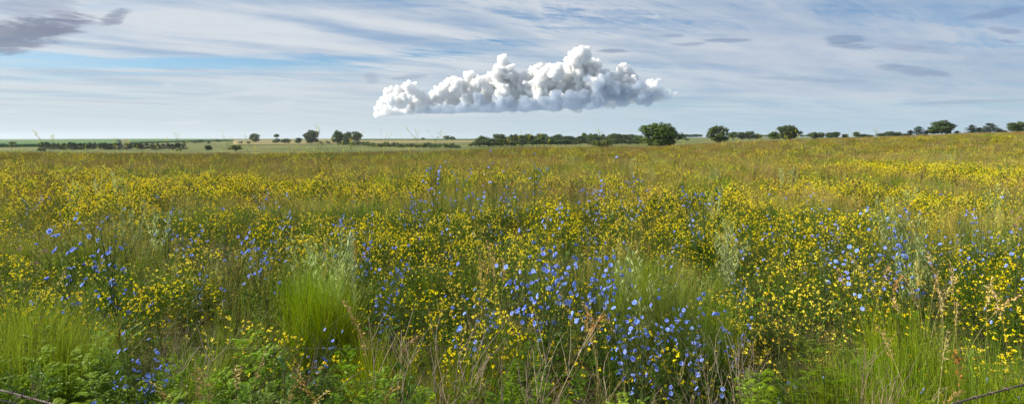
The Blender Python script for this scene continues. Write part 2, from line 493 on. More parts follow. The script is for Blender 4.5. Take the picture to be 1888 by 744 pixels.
chic_near = []
for i in range(6):
    g, parts = chicory(nfl=[11, 14, 17, 20, 9, 14][i])
    chic_near.append([('stem', g.mesh('chicory_stem', M_leaf), None)] + [('flower', flower_meshes[v], (tuple(p), q, s)) for v, p, q, s in parts])
CHIC = Kind('chicory_plant', 'wildflower', 'blue chicory plants in the meadow', chic_near, 'wiry chicory plant with pale blue flowers')
chic_far = []
for i in range(5):
    g, f = chicory(nfl=[6, 9, 11, 8, 13][i], merged=True)
    chic_far.append([('stem', g.mesh('chicory_stem', M_leaf), None), ('blossoms', f.mesh('chicory_blossoms', M_petal), None)])
CHICF = Kind('chicory_plant', 'wildflower', 'small blue chicory plants deeper in the meadow', chic_far, 'distant chicory plant showing blue dots of blossom')
g, parts = chicory(nfl=3)
CHIC1 = Kind('chicory_plant', 'wildflower', 'chicory plants with few flowers',
             [[('stem', g.mesh('chicory_stem', M_leaf), None)] + [('flower', flower_meshes[v], (tuple(p), q, s)) for v, p, q, s in parts]], 'sparse chicory plant with only three blue flowers')

# --- ferny ragweed ------------------------------------------------------------
def ragweed(H=.5, nl=16, c=(.095, .2, .03), leafL=.14):
    g = Geo()
    t = np.linspace(0, 1, 7)[:, None]
    P = np.concatenate([.04 * t * rng.normal(), .04 * t * rng.normal(), H * t], 1)
    s = Geo(); tube(s, P, .004, .0015, (.13, .17, .05))
    for i in range(nl):
        f = (i + .5) / nl; z = H * (.2 + .8 * f); az = i * 2.4 + rng.normal(0, .3)
        L = leafL * (1.15 - .55 * f) * rng.uniform(.8, 1.15)
        el = rng.uniform(.25, .75) + .5 * f
        b = A([np.interp(z, P[:, 2], P[:, 0]), np.interp(z, P[:, 2], P[:, 1]), z])
        m = 9
        tt = np.linspace(0.12, 1, m)
        hd = A([math.cos(az), math.sin(az), 0]); sd = A([-math.sin(az), math.cos(az), 0])
        axis = b + hd * L * math.cos(el) * tt[:, None] + A([0, 0, 1]) * (L * (math.sin(el) * tt - .35 * tt ** 2))[:, None]
        ribbons(g, axis[:1] * 0 + b, A([az]), A([.001 + L * (math.sin(el) - .35)]), A([L * math.cos(el)]), .004, 3, c, c)
        for sgn in (-1, 1):
            d = sd * sgn + hd * .75 + A([0, 0, .12])
            ln = L * .36 * np.sin(np.pi * (tt * .8 + .12)) + .006
            leaves(g, axis, np.tile(d, (m, 1)) + rng.normal(0, .12, (m, 3)), ln, ln * .17 + .0015, c, jit=.2, up=A([0, 0, 1]))
            # secondary lobes
            mid = axis + unit(d) * (ln * .5)[:, None]
            leaves(g, mid, np.tile(hd + sd * sgn * .3, (m, 1)) + rng.normal(0, .15, (m, 3)), ln * .5, ln * .12 + .0015, c, jit=.2, up=A([0, 0, 1]))
        leaves(g, axis[-1:], A([hd + A([0, 0, -.2])]), L * .14, .006, c, up=A([0, 0, 1]))
    return s, g
rag_v = []
for i in range(6):
    s, g = ragweed(H=.40 + .05 * i, nl=15 + 2 * i, c=[(.14, .23, .028), (.12, .20, .028), (.18, .27, .03)][i % 3], leafL=.13 + .012 * i)
    rag_v.append([('stem', s.mesh('ragweed_stem', M_leaf), None), ('foliage', g.mesh('ragweed_foliage', M_leaf), None)])
RAG = Kind('ragweed_plant', 'weed', 'ferny green weeds along the front', rag_v, 'bright green ferny-leaved weed')

# --- sweet clover, silver sage, dry weeds, brome, milkweed ----------------------
def sweetclover(H=1.2):
    g = Geo(); f = Geo()
    a0 = rng.uniform(0, 6.28)
    t = np.linspace(0, 1, 9)[:, None]
    P = np.concatenate([.12 * t ** 2 * math.cos(a0), .12 * t ** 2 * math.sin(a0), H * t], 1) + np.cumsum(rng.normal(0, .006, (9, 3)), 0)
    tube(g, P, .004, .0012, (.14, .18, .05))
    tips = [(P[-1], P[-1] - P[-2])]
    for b in range(11):
        i = int(rng.integers(2, 8)); az = rng.uniform(0, 6.28); L = H * rng.uniform(.14, .3)
        d = A([math.cos(az) * .6, math.sin(az) * .6, .8]); Q = P[i] + d * L * np.linspace(0, 1, 4)[:, None]
        tube(g, Q, .002, .001, (.14, .18, .05), 3); tips.append((Q[-1], d))
        nn = 10; tt = rng.uniform(0, 1, nn)[:, None]
        leaves(g, P[i] + d * L * tt, rdir(nn, -.1), .028, .011, (.12, .19, .05))
    for p, d in tips:
        n = 34; tt = rng.uniform(0, 1, n)
        d = unit(A(d) + A([0, 0, .5])); L = rng.uniform(.07, .13)
        leaves(f, p + d * (tt * L)[:, None] + rng.normal(0, .004, (n, 3)), rdir(n, -.3), .012, .008, (.62, .58, .05), jit=.15)
    return [('stem', g.mesh('clover_stem', M_leaf), None), ('blossoms', f.mesh('clover_blossoms', M_petal), None)]
SWEET = Kind('sweet_clover', 'wildflower', 'tall sweet clover standing above the grass', [sweetclover() for _ in range(5)], 'tall sweet clover with thin yellow-green sprays')

def silver(H=.75):
    g = Geo(); f = Geo(); ns = 7
    for k in range(ns):
        az = rng.uniform(0, 6.28); out = rng.uniform(.05, .2); h = H * rng.uniform(.7, 1)
        t = np.linspace(0, 1, 6)[:, None]
        P = np.concatenate([math.cos(az) * out * t, math.sin(az) * out * t, h * t], 1)
        tube(g, P, .003, .0012, (.22, .27, .14), 3)
        n = 22; tt = rng.uniform(.3, 1, n)
        pos = np.stack([np.interp(tt, t[:, 0], P[:, i]) for i in range(3)], 1); az2 = rng.uniform(0, 6.28, n)
        leaves(f, pos, np.stack([np.cos(az2) * .7, np.sin(az2) * .7, np.full(n, .9)], 1), rng.uniform(.04, .075, n), .012, (.38, .44, .2), jit=.12)
    return [('stem', g.mesh('sage_stem', M_leaf), None), ('foliage', f.mesh('sage_foliage', M_leaf), None)]
SAGE = Kind('sage_plant', 'wildflower', 'pale silver-green plants in the meadow', [silver(.7 + .05 * i) for i in range(4)], 'pale silver-green spiky sage plant')

def dryweed(H=.8, c=(.3, .25, .19)):
    g = Geo()
    t = np.linspace(0, 1, 8)[:, None]
    for k in range(int(rng.integers(2, 5))):
        az = rng.uniform(0, 6.28); out = rng.uniform(.03, .2); h = H * rng.uniform(.7, 1)
        P = np.concatenate([math.cos(az) * out * t, math.sin(az) * out * t, h * t], 1) + np.cumsum(rng.normal(0, .007, (8, 3)), 0)
        tube(g, P, .0038, .0013, A(c) * rng.uniform(.7, 1.2))
        for b in range(7):
            i = int(rng.integers(2, 7)); a2 = rng.uniform(0, 6.28); L = H * rng.uniform(.12, .4)
            Q = P[i] + A([math.cos(a2) * .45, math.sin(a2) * .45, .85]) * L * np.linspace(0, 1, 5)[:, None] + np.cumsum(rng.normal(0, .006, (5, 3)), 0)
            tube(g, Q, .0019, .0008, A(c) * rng.uniform(.7, 1.2), 3)
    return g.mesh('dry_weed', M_dry)
DRY = Kind('dry_weed', 'dead weed', 'leafless grey-brown weed stalks', [dryweed(.6 + .06 * i) for i in range(5)], 'leafless grey-brown forking dead weed')

def tangle():
    g = Geo()
    for k in range(26):
        p = A([rng.normal(0, .1), rng.normal(0, .1), 0.02]); az = rng.uniform(0, 6.28)
        L = rng.uniform(.25, .6); el = rng.uniform(.15, 1.1)
        n = 8; d = A([math.cos(az) * math.cos(el), math.sin(az) * math.cos(el), math.sin(el)])
        P = p + d * L * np.linspace(0, 1, n)[:, None] + np.cumsum(rng.normal(0, .012, (n, 3)), 0)
        P[:, 2] -= .25 * np.linspace(0, 1, n) ** 2 * L; P[:, 2] = np.maximum(P[:, 2], .01)
        tube(g, P, .0025, .0008, A([.27, .225, .18]) * rng.uniform(.6, 1.2), 3)
    return g.mesh('dead_brush', M_dry)
BRUSH = Kind('dead_brush', 'dead brush', 'low tangles of dead twigs', [tangle() for _ in range(3)], 'low tangle of bare grey twigs')

def brome(H=.85, c=(.5, .36, .17)):
    g = Geo(); f = Geo(); az = rng.uniform(0, 6.28); t = np.linspace(0, 1, 10)[:, None]
    P = np.concatenate([math.cos(az) * .22 * t ** 2.5, math.sin(az) * .22 * t ** 2.5, H * (t - .08 * t ** 4)], 1)
    tube(g, P, .0018, .0009, (.42, .36, .16), 3)
    n = 60; tt = rng.uniform(.74, 1, n)
    pos = np.stack([np.interp(tt, t[:, 0], P[:, i]) for i in range(3)], 1); w = np.sin((tt - .7) / .32 * 3.1)[:, None]
    pos += rng.normal(0, .009, (n, 3)) * w
    leaves(f, pos, rdir(n, -.2) + A([math.cos(az) * .6, math.sin(az) * .6, .2]), rng.uniform(.016, .03, n), .006, c, jit=.18)
    bl = Geo(); b, a = disc(5, .02); b[:, 2] = 0
    ribbons(g, b, a, rng.uniform(.2, .4, 5), .12, .006, 5, (.2, .22, .05), (.34, .3, .1))
    return [('stalk', g.mesh('brome_stalk', M_dry), None), ('seed_head', f.mesh('brome_seed_head', M_dry), None)]
BROME = Kind('brome_stalk', 'grass stalk', 'tan brome stalks gone to seed', [brome(.75 + .05 * i, [(.5, .36, .17), (.42, .27, .13)][i % 2]) for i in range(5)], 'tan stalk with drooping seed head')

def milkweed(H=.45, n=8):
    g = Geo(); f = Geo()
    P = A([[0, 0, 0], [.01, 0, H * .5], [.02, .01, H]]); tube(g, P, .005, .003, (.13, .2, .06))
    for i in range(n):
        z = H * (.25 + .72 * i / n); az = (i // 2) * 1.57 + (i % 2) * 3.14 + rng.normal(0, .2); L = .15 * rng.uniform(.8, 1.1); W = L * .42
        hd = A([math.cos(az), math.sin(az), 0]); sd = A([-math.sin(az), math.cos(az), 0]); up = A([0, 0, 1])
        b = A([.01, 0, z]); V = []; ts = np.linspace(0, 1, 6)
        for s in ts:
            ctr = b + hd * L * s * .85 + up * L * (.55 * s - .35 * s * s); w = W / 2 * math.sin(math.pi * min(1, s * .92 + .06)) ** .7
            V += [ctr - sd * w + up * w * .35, ctr, ctr + sd * w + up * w * .35]
        q = []
        for j in range(5):
            q += [(3 * j, 3 * j + 1, 3 * j + 4, 3 * j + 3), (3 * j + 1, 3 * j + 2, 3 * j + 5, 3 * j + 4)]
        g2 = A([.13, .21, .07]) * rng.uniform(.85, 1.15)
        f.add(A(V), q=q, c=g2)
    return [('stem', g.mesh('milkweed_stem', M_leaf), None), ('foliage', f.mesh('milkweed_foliage', M_leaf), None)]
MILK = Kind('milkweed_plant', 'weed', 'broad-leaved milkweed plants', [milkweed(), milkweed(.35, 6)], 'broad-leaved grey-green milkweed')

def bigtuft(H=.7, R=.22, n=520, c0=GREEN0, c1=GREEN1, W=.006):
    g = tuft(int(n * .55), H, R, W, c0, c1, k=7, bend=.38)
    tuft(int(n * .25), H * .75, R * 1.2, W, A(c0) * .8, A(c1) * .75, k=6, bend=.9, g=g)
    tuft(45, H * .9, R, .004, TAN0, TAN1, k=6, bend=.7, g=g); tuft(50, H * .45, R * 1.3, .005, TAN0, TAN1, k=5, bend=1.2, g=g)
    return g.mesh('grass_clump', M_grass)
CLUMP = Kind('grass_clump', 'grass clump', 'dense clumps of tall green grass', [bigtuft(R=.3, n=560), bigtuft(R=.34, n=600, c1=(.27, .34, .045), c0=(.11, .18, .022)), bigtuft(R=.22, n=300, H=.6)], 'dense upright clump of bright green grass')

# ================================================================== PLACEMENT
def depth_of(Y, h): return (CAM - h) * F / (Y - HOR)

# trefoil density field
SPOTS = [(1000, 400, 1.5), (890, 405, 1.4), (930, 455, 1.2), (1110, 395, 1.3), (1250, 400, .8), (1480, 405, 1.4), (1500, 350, 1.2), (1420, 440, 1.2), (1745, 325, 1.6), (1560, 305, 1.4),
         (710, 345, 1.2), (600, 345, 1), (500, 350, 1.1), (230, 345, 1.0), (330, 365, 1), (120, 370, .8), (20, 350, .8), (40, 420, .9), (720, 612, 1.5), (660, 640, 1.3), (760, 600, 1.1), (955, 565, 1.4), (960, 590, 1.2), (1130, 560, 1.1),
         (1180, 600, 1), (1210, 650, .7), (150, 560, .9), (110, 545, .9), (520, 600, .9), (550, 615, .9), (1500, 545, 1.2), (1440, 560, 1), (1790, 545, 1.4), (1730, 560, 1), (1850, 560, 1), (420, 420, 1.2),
         (330, 410, 1.1), (700, 420, .9), (560, 470, .6), (1640, 480, .9), (1740, 470, .8), (860, 520, .7), (1840, 470, .8), (1300, 470, .8), (1350, 440, 1), (1790, 640, .8), (800, 460, .8)]
sp = A([[at(X, depth_of(Y, .36)), depth_of(Y, .36), w] for X, Y, w in SPOTS])
def tref_density(x, y):
    d = np.asarray(y)
    n = fbm(x / 1.5 + 30, y / 1.9, 40, 3)
    base = smooth((n - .505) / .08) * .8 * smooth((d - 3.4) / 1.5) * (1 - smooth((d - 15) / 13))
    s = np.zeros_like(base)
    for a, b, w in sp:
        r = .25 + .055 * b
        s = s + w * np.exp(-(((x - a) / (1.5 * r)) ** 2 + ((y - b) / (r * (1 + b * .06))) ** 2))
    return np.clip(base + s * .75, 0, 1.3)

def sample(n, y0, y1, um=1.08, pad=1.2, p=1.0):
    """points spread evenly over the wedge of meadow between two depths"""
    pts = []
    while len(pts) < n:
        m = n * 2
        y = np.sqrt(rng.uniform(y0 ** 2, y1 ** 2, m)); x = rng.uniform(-um, um, m) * (y + pad)
        keep = rng.uniform(0, 1, m) < 1
        pts += list(zip(x[keep], y[keep]))
    a = A(pts[:n]); return a[:, 0], a[:, 1]

fern_zone = [(-1.1, 0, .55), ]
def near_green(x, y):
    """the strip of ferny weeds right in front: 1 where it grows"""
    X = x / y * F + 944
    Yt = np.interp(X, [0, 60, 180, 250, 330, 400, 460, 530, 600, 700, 780, 850, 900, 1040, 1080, 1130, 1370, 1400, 1440, 1480, 1740, 1800, 1888], [600, 612, 622, 655, 668, 690, 650, 640, 668, 655, 700, 690, 648, 655, 720, 765, 765, 640, 640, 790, 790, 715, 705])
    lim = 1.25 * F / (Yt - HOR)
    return smooth((lim - y) / .12)

xs, ys = sample(3600, 2.3, 26)
dens = tref_density(xs, ys) * (1 - near_green(xs, ys) * .9)
k = rng.uniform(0, 1, len(xs)) < dens
xs, ys = xs[k], ys[k]
o = np.argsort(ys); xs, ys = xs[o], ys[o]
X_img = np.abs(xs / ys)
inview = (X_img < .94)
idx = np.where(inview)[0][:285]
rest = np.setdiff1d(np.arange(len(xs)), idx)
for i in idx: TREF.place(float(xs[i]), float(ys[i]), rng.uniform(.8, 1.2), sxy=rng.uniform(.85, 1.15), tilt=.08)
print('trefoil', len(xs))
TREF_REST = (xs[rest], ys[rest])

# chicory: (X, top row of the plant, depth, count, spread in px)
for X, Y, d, n, sx in [(185, 400, 4.1, 4, 50), (215, 470, 4.0, 1, 30), (245, 590, 2.95, 3, 35), (290, 600, 3.0, 1, 8), (360, 490, 4.6, 1, 4),
                       (490, 400, 5.0, 2, 30), (640, 420, 4.9, 2, 55), (720, 440, 4.7, 2, 35), (690, 530, 3.9, 1, 40), (600, 600, 3.4, 1, 12), (590, 570, 3.5, 1, 20),
                       (890, 475, 3.9, 2, 28), (1015, 398, 4.1, 4, 14), (1000, 435, 4.2, 3, 40), (1080, 425, 4.2, 5, 60), (1130, 455, 4.0, 2, 35), (1095, 470, 4.0, 1, 40),
                       (1150, 520, 3.4, 3, 55), (1215, 510, 3.5, 3, 60), (1290, 505, 3.5, 3, 65), (1260, 545, 3.25, 2, 60), (1340, 540, 3.4, 2, 55), (1300, 445, 4.6, 1, 60), (1370, 465, 4.6, 1, 30),
                       (1560, 390, 4.8, 2, 40), (1610, 415, 4.6, 2, 40), (1660, 410, 4.5, 2, 45), (1680, 330, 6.2, 1, 35), (1700, 400, 4.6, 1, 40), (1860, 440, 4.2, 1, 20)]:
    for j in range(n):
        XX = X + rng.uniform(-1, 1) * sx; dd = d * rng.uniform(.93, 1.07); YY = Y + abs(rng.normal(0, 18))
        H = CAM - (YY - HOR) / F * dd
        CHIC.place(at(XX, dd), dd, float(np.clip(H, .35, 1.25)), tilt=.06)
for X, Y, d in [(1430, 640, 2.9), (1500, 700, 2.7), (1530, 690, 2.7), (1800, 700, 2.6), (1440, 590, 3.2), (1720, 620, 3), (600, 590, 3.4), (410, 460, 5), (1540, 600, 3.2), (1470, 380, 5.5), (300, 480, 4.4), (60, 480, 4.5), (1100, 640, 2.9), (1865, 645, 3.0), (1840, 620, 3.2)]:
    CHIC1.place(at(X, d), d, float(np.clip(CAM - (Y - HOR) / F * d, .2, 1.2)), tilt=.05)
for X, Y, d, n, sx in [(980, 285, 11, 6, 70), (960, 330, 8.5, 5, 60), (810, 285, 11, 5, 40), (800, 340, 8, 4, 50), (1180, 300, 10, 6, 50), (1090, 320, 7.4, 3, 25), (1080, 360, 6.4, 5, 50), (1190, 350, 7, 3, 50),
                       (700, 370, 7, 6, 70), (480, 360, 6.5, 6, 60), (380, 395, 5.6, 5, 60), (190, 365, 6.5, 3, 30), (300, 370, 7, 3, 60), (60, 350, 8, 3, 60), (620, 380, 6, 5, 60), (1320, 330, 8, 4, 50),
                       (1450, 340, 8, 4, 60), (1540, 385, 6, 4, 50), (1640, 365, 6.4, 5, 60), (1760, 370, 6.5, 5, 60), (1840, 390, 6, 4, 45), (1400, 400, 6, 4, 50), (880, 340, 8, 5, 60), (1250, 370, 6.6, 3, 50), (1780, 430, 5.2, 4, 60), (540, 340, 9, 3, 60), (850, 400, 6, 3, 60)]:
    for j in range((2 * n + 1) // 3):
        XX = X + rng.uniform(-1, 1) * sx; dd = d * rng.uniform(.88, 1.12); YY = Y + abs(rng.normal(0, 10))
        H = CAM - (YY - HOR) / F * dd
        CHICF.place(at(XX, dd), dd, float(np.clip(H, .45, 1.5)), tilt=.06)

# ferny weeds in front
cnt = 0
while cnt < 300:
    y = rng.uniform(2.25, 3.75); x = rng.uniform(-1, 1) * (y * .98 + .2)
    if rng.uniform() < near_green(x, y) * (.55 + .45 * vnoise(x * 2, y * 2, 9)):
        RAG.place(float(x), float(y), rng.uniform(.62, .95), tilt=.14); cnt += 1
for X, Y, d in [(1600, 560, 3.3), (1500, 640, 3.0)]:
    for j in range(4): RAG.place(at(X + rng.uniform(-50, 50), d), d, rng.uniform(.7, 1))

# tall clover above the skyline and elsewhere
for X, Y, d in [(30, 268, 24), (88, 258, 13), (215, 262, 16), (228, 300, 9), (240, 270, 14), (340, 252, 20), (412, 258, 22), (290, 262, 18), (455, 262, 22), (597, 244, 17), (610, 262, 14), (650, 262, 16), (702, 246, 19), (770, 249, 21), (797, 250, 20),
                (745, 262, 22), (820, 262, 24), (960, 258, 22), (975, 254, 22), (985, 262, 18), (930, 268, 20), (1116, 242, 24), (1110, 262, 22), (1440, 252, 28), (1480, 250, 26), (1470, 262, 17), (1605, 243, 34), (1612, 241, 36), (1580, 250, 30),
                (1400, 255, 24), (1390, 262, 18), (1350, 262, 20), (1370, 268, 16), (1320, 270, 15), (1205, 262, 24), (540, 275, 17), (480, 285, 15), (160, 272, 20), (120, 270, 22), (1660, 275, 20), (1790, 262, 30), (1850, 300, 16), (1710, 280, 18), (690, 280, 14), (860, 285, 14),
                (1255, 275, 18), (1240, 290, 14), (30, 300, 12), (1010, 278, 16), (1080, 285, 14)]:
    x, y = at(X, d), d
    z = float(terrain(x, y)); H = CAM + (HOR - Y) / F * d - z
    SWEET.place(x, y, float(np.clip(H / 1.2, .4, 1.6)), tilt=.08)

for X, Y, d, n, sx in [(600, 385, 5.6, 7, 45), (640, 420, 5.2, 3, 30), (1200, 460, 4.5, 5, 45), (1170, 430, 5, 3, 40), (270, 330, 7.5, 5, 50), (200, 325, 8.5, 4, 50), (130, 290, 12, 4, 40), (220, 285, 13, 5, 45), (345, 335, 8, 3, 50), (1690, 380, 5.6, 4, 30), (1690, 420, 5.2, 2, 25),
                       (1450, 268, 19, 6, 40), (1420, 282, 15, 5, 40), (1380, 300, 12, 4, 50), (1600, 300, 12, 4, 60), (1850, 310, 11, 6, 40), (1650, 350, 7.5, 5, 40), (1350, 320, 10, 4, 50), (1150, 262, 24, 4, 30), (520, 268, 22, 5, 25), (690, 350, 8, 3, 40), (20, 325, 9, 3, 40), (760, 330, 9, 2, 40), (1330, 390, 6, 3, 25), (1740, 262, 30, 4, 30), (1300, 275, 20, 3, 30)]:
    for j in range(n):
        XX = X + rng.uniform(-1, 1) * sx; dd = d * rng.uniform(.94, 1.06)
        x, y = at(XX, dd), dd; z = float(terrain(x, y)); H = CAM + (HOR - Y - abs(rng.normal(0, 6))) / F * dd - z
        if rng.uniform() < (.6 if d < 8 else .28): SAGE.place(x, y, float(np.clip(H / .85, .45, 1.15)), tilt=.14, sxy=rng.uniform(.8, 1.2))

for X, Y, d, n, sx in [(1622, 590, 2.75, 2, 8), (1600, 610, 2.8, 1, 20), (1660, 620, 2.7, 1, 15), (1000, 600, 2.8, 2, 40), (930, 630, 2.7, 1, 40), (860, 630, 2.7, 1, 30), (1060, 630, 2.7, 1, 30), (320, 590, 3.1, 2, 25), (350, 620, 2.9, 1, 20), (740, 560, 3, 1, 20), (1360, 620, 2.9, 2, 35), (1390, 580, 3.1, 1, 30), (20, 600, 3, 1, 10), (500, 600, 3.1, 1, 30), (820, 590, 3, 1, 30)]:
    for j in range(n):
        XX = X + rng.uniform(-1, 1) * sx; dd = d * rng.uniform(.94, 1.06); H = CAM - (Y + abs(rng.normal(0, 15)) - HOR) / F * dd
        DRY.place(at(XX, dd), dd, float(np.clip(H / .72, .5, 1.5)), tilt=.12)
for X, d, n, sx in [(1010, 3.0, 7, 70), (1080, 2.9, 4, 50), (940, 3.1, 3, 40), (560, 3.0, 3, 40), (640, 2.9, 3, 40), (1500, 2.8, 5, 60), (1600, 2.8, 3, 50), (330, 3.0, 3, 40), (1350, 2.9, 4, 50), (1240, 2.8, 3, 40), (410, 2.7, 2, 30)]:
    for j in range(n):
        dd = d * rng.uniform(.93, 1.07); BRUSH.place(at(X + rng.uniform(-1, 1) * sx, dd), dd, rng.uniform(.8, 1.3))
for X, Y, d, n, sx in [(1710, 606, 2.7, 3, 15), (1850, 520, 3.3, 2, 12), (1735, 470, 4, 4, 30), (1690, 480, 4, 4, 40), (1620, 440, 4.3, 4, 30), (1760, 500, 3.8, 3, 40), (860, 470, 4.2, 2, 25), (925, 455, 4.3, 2, 20), (910, 460, 4.3, 2, 10), (15, 480, 3.9, 2, 12), (360, 680, 2.7, 4, 22), (430, 665, 2.8, 5, 25), (530, 690, 2.6, 4, 25), (630, 690, 2.6, 2, 15),
                       (610, 430, 4.6, 4, 40), (1115, 560, 3.4, 4, 40), (1090, 540, 3.6, 4, 40), (1660, 690, 2.6, 3, 15), (700, 560, 3.1, 3, 20), (100, 270, 18, 8, 60), (200, 275, 17, 8, 60), (90, 262, 20, 4, 20), (1250, 330, 8, 6, 80), (650, 330, 8, 6, 60), (1200, 300, 11, 6, 90)]:
    for j in range(n):
        XX = X + rng.uniform(-1, 1) * sx; dd = d * rng.uniform(.94, 1.06); x = at(XX, dd)
        H = CAM + (HOR - Y - abs(rng.normal(0, 12))) / F * dd - float(terrain(x, dd))
        BROME.place(x, dd, float(np.clip(H / .8, .3, 1.5)), tilt=.15, sxy=.8)
for X, Y, d, s in [(540, 578, 2.95, .9), (1275, 705, 2.5, .9), (1290, 690, 2.6, 1), (1585, 715, 2.45, .8), (1310, 720, 2.5, .8), (783, 622, 2.8, .7), (1790, 600, 3.2, .7)]:
    MILK.place(at(X, d), d, float(np.clip((CAM - (Y - HOR) / F * d) / .45, .5, 1.9)), tilt=.15, sxy=.5 * s)
for X, Y, d, n, sx, v in [(580, 430, 4.2, 2, 14, 0), (612, 450, 4.1, 2, 16, 2), (596, 440, 4.3, 1, 10, 0), (60, 552, 3.5, 4, 50, 1), (110, 565, 3.4, 3, 30, 1), (20, 565, 3.5, 2, 20, 1), (1640, 525, 3.6, 2, 40, 1), (1590, 555, 3.4, 1, 30, 2), (1700, 565, 3.3, 1, 40, 2), (1185, 455, 4.6, 4, 35, 1), (1620, 610, 2.9, 2, 60, 2),
                          (1310, 480, 4.0, 2, 20, 0), (1730, 640, 2.8, 2, 40, 2), (820, 665, 2.6, 2, 45, 2), (760, 670, 2.6, 1, 30, 2), (430, 490, 3.9, 1, 50, 2), (390, 560, 3.4, 1, 50, 2), (960, 540, 3.7, 1, 30, 2), (1830, 600, 2.9, 3, 40, 0), (1560, 640, 2.8, 3, 40, 0), (1870, 690, 2.5, 2, 20, 1), (860, 560, 3.3, 2, 30, 2), (20, 470, 3.8, 3, 20, 0), (700, 540, 3.6, 2, 20, 2)]:
    for j in range(n):
        XX = X + rng.uniform(-1, 1) * sx; dd = d * rng.uniform(.95, 1.05); H = CAM - (Y + abs(rng.normal(0, 8)) - HOR) / F * dd
        CLUMP.place(at(XX, dd), dd, float(np.clip(H / .66, .4, 1.4)), v=v, sxy=rng.uniform(.5, .8), tilt=.16)

# ------------------------------------------------------------------ stuff: scattered with geometry nodes
def scatter(name, meshes, x, y, idx, scl, label, cat, tilt=.08):
    hid = bpy.data.collections.new(name + '_kinds')
    for i, me in enumerate(meshes):
        ob = bpy.data.objects.new(f'{name}_kind_{i:02d}', me); hid.objects.link(ob)
    n = len(x); z = terrain(x, y)
    me = bpy.data.meshes.new(name); me.vertices.add(n)
    me.vertices.foreach_set('co', np.stack([x, y, z - .01], 1).astype(np.float32).ravel())
    a = me.attributes.new('kind_index', 'INT', 'POINT'); a.data.foreach_set('value', idx.astype(np.int32))
    a = me.attributes.new('turn', 'FLOAT_VECTOR', 'POINT')
    r = np.stack([rng.normal(0, tilt, n), rng.normal(0, tilt, n), rng.uniform(0, 6.28, n)], 1); a.data.foreach_set('vector', r.astype(np.float32).ravel())
    a = me.attributes.new('size', 'FLOAT', 'POINT'); a.data.foreach_set('value', np.asarray(scl).astype(np.float32))
    me.update()
    o = link(name, me); prop(o, label, cat, None, 'stuff')
    ng = bpy.data.node_groups.new(name, 'GeometryNodeTree')
    ng.interface.new_socket('Geometry', in_out='INPUT', socket_type='NodeSocketGeometry')
    ng.interface.new_socket('Geometry', in_out='OUTPUT', socket_type='NodeSocketGeometry')
    N = ng.nodes; L = ng.links.new
    gi = N.new('NodeGroupInput'); go = N.new('NodeGroupOutput')
    mp = N.new('GeometryNodeMeshToPoints'); ip = N.new('GeometryNodeInstanceOnPoints')
    ci = N.new('GeometryNodeCollectionInfo'); ci.inputs['Collection'].default_value = hid
    ci.inputs['Separate Children'].default_value = True; ci.inputs['Reset Children'].default_value = True
    def attr(nm, ty):
        q = N.new('GeometryNodeInputNamedAttribute'); q.data_type = ty; q.inputs['Name'].default_value = nm
        return next(s for s in q.outputs if s.enabled and s.name == 'Attribute')
    L(gi.outputs[0], mp.inputs['Mesh']); L(mp.outputs[0], ip.inputs['Points']); L(ci.outputs[0], ip.inputs['Instance'])
    ip.inputs['Pick Instance'].default_value = True
    L(attr('kind_index', 'INT'), ip.inputs['Instance Index'])
    er = N.new('FunctionNodeEulerToRotation'); L(attr('turn', 'FLOAT_VECTOR'), er.inputs[0]); L(er.outputs[0], ip.inputs['Rotation'])
    cx = N.new('ShaderNodeCombineXYZ'); s = attr('size', 'FLOAT')
    for i in range(3): L(s, cx.inputs[i])
    L(cx.outputs[0], ip.inputs['Scale']); L(ip.outputs[0], go.inputs[0])
    md = o.modifiers.new('scatter', 'NODES'); md.node_group = ng
    return o

# ring 1: fine grass close by
PAN = (.42, .30, .10); PAN2 = (.46, .42, .14)
m1 = []
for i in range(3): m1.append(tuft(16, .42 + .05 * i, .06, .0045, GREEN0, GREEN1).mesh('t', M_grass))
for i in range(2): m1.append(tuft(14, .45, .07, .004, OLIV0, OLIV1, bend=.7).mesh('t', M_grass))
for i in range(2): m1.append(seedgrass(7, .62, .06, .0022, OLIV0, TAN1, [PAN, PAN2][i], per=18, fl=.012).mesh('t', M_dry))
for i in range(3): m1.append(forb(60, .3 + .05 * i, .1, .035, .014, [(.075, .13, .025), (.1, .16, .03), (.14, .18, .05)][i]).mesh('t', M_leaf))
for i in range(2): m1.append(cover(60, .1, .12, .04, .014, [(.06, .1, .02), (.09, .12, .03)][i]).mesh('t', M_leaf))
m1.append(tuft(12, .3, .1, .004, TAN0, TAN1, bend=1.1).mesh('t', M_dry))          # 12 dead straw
def pick(w, n):
    w = A(w, dtype=float); return rng.choice(len(w), n, p=w / w.sum())
x, y = sample(27000, 2.2, 12)
n = len(x)
gm = fbm(x / 1.3, y / 1.3, 70, 3)                # green versus tan
iG = pick([2, 2, 2, 1, 1, .35, .35, 2, 2, 1, 2, 1, .6], n); iT = pick([.8, .8, .8, 2, 2, 1.6, 1.8, .8, 1, 1, 1, 1.5, 1.6], n)
idx1 = np.where(gm + rng.normal(0, .06, n) + .05 * np.clip(5 - y, -3, 2) > .47, iG, iT)
td = tref_density(x, y)
short = np.isin(idx1, [10, 11])
keep = rng.uniform(0, 1, n) > np.clip(td * .8, 0, .8) * np.where(short, .3, 1)
keep &= ~((near_green(x, y) > .5) & (rng.uniform(0, 1, n) < .6) & ~short)
# keep the taller growth off the few metres right in front of the lens so that it does not wall off the view
s1 = rng.uniform(.7, 1.15, n) * np.clip(.62 + (y - 2.2) * .13, .62, 1.1) * (.8 + .4 * fbm(x / .9, y / .9, 90, 2)) * (1 - .35 * np.clip(td, 0, 1)) * (1 - .45 * near_green(x, y))
scatter('grass', [m for m in m1], x[keep], y[keep], idx1[keep], s1[keep], 'green and tan meadow grass and leafy growth close by', 'grass')

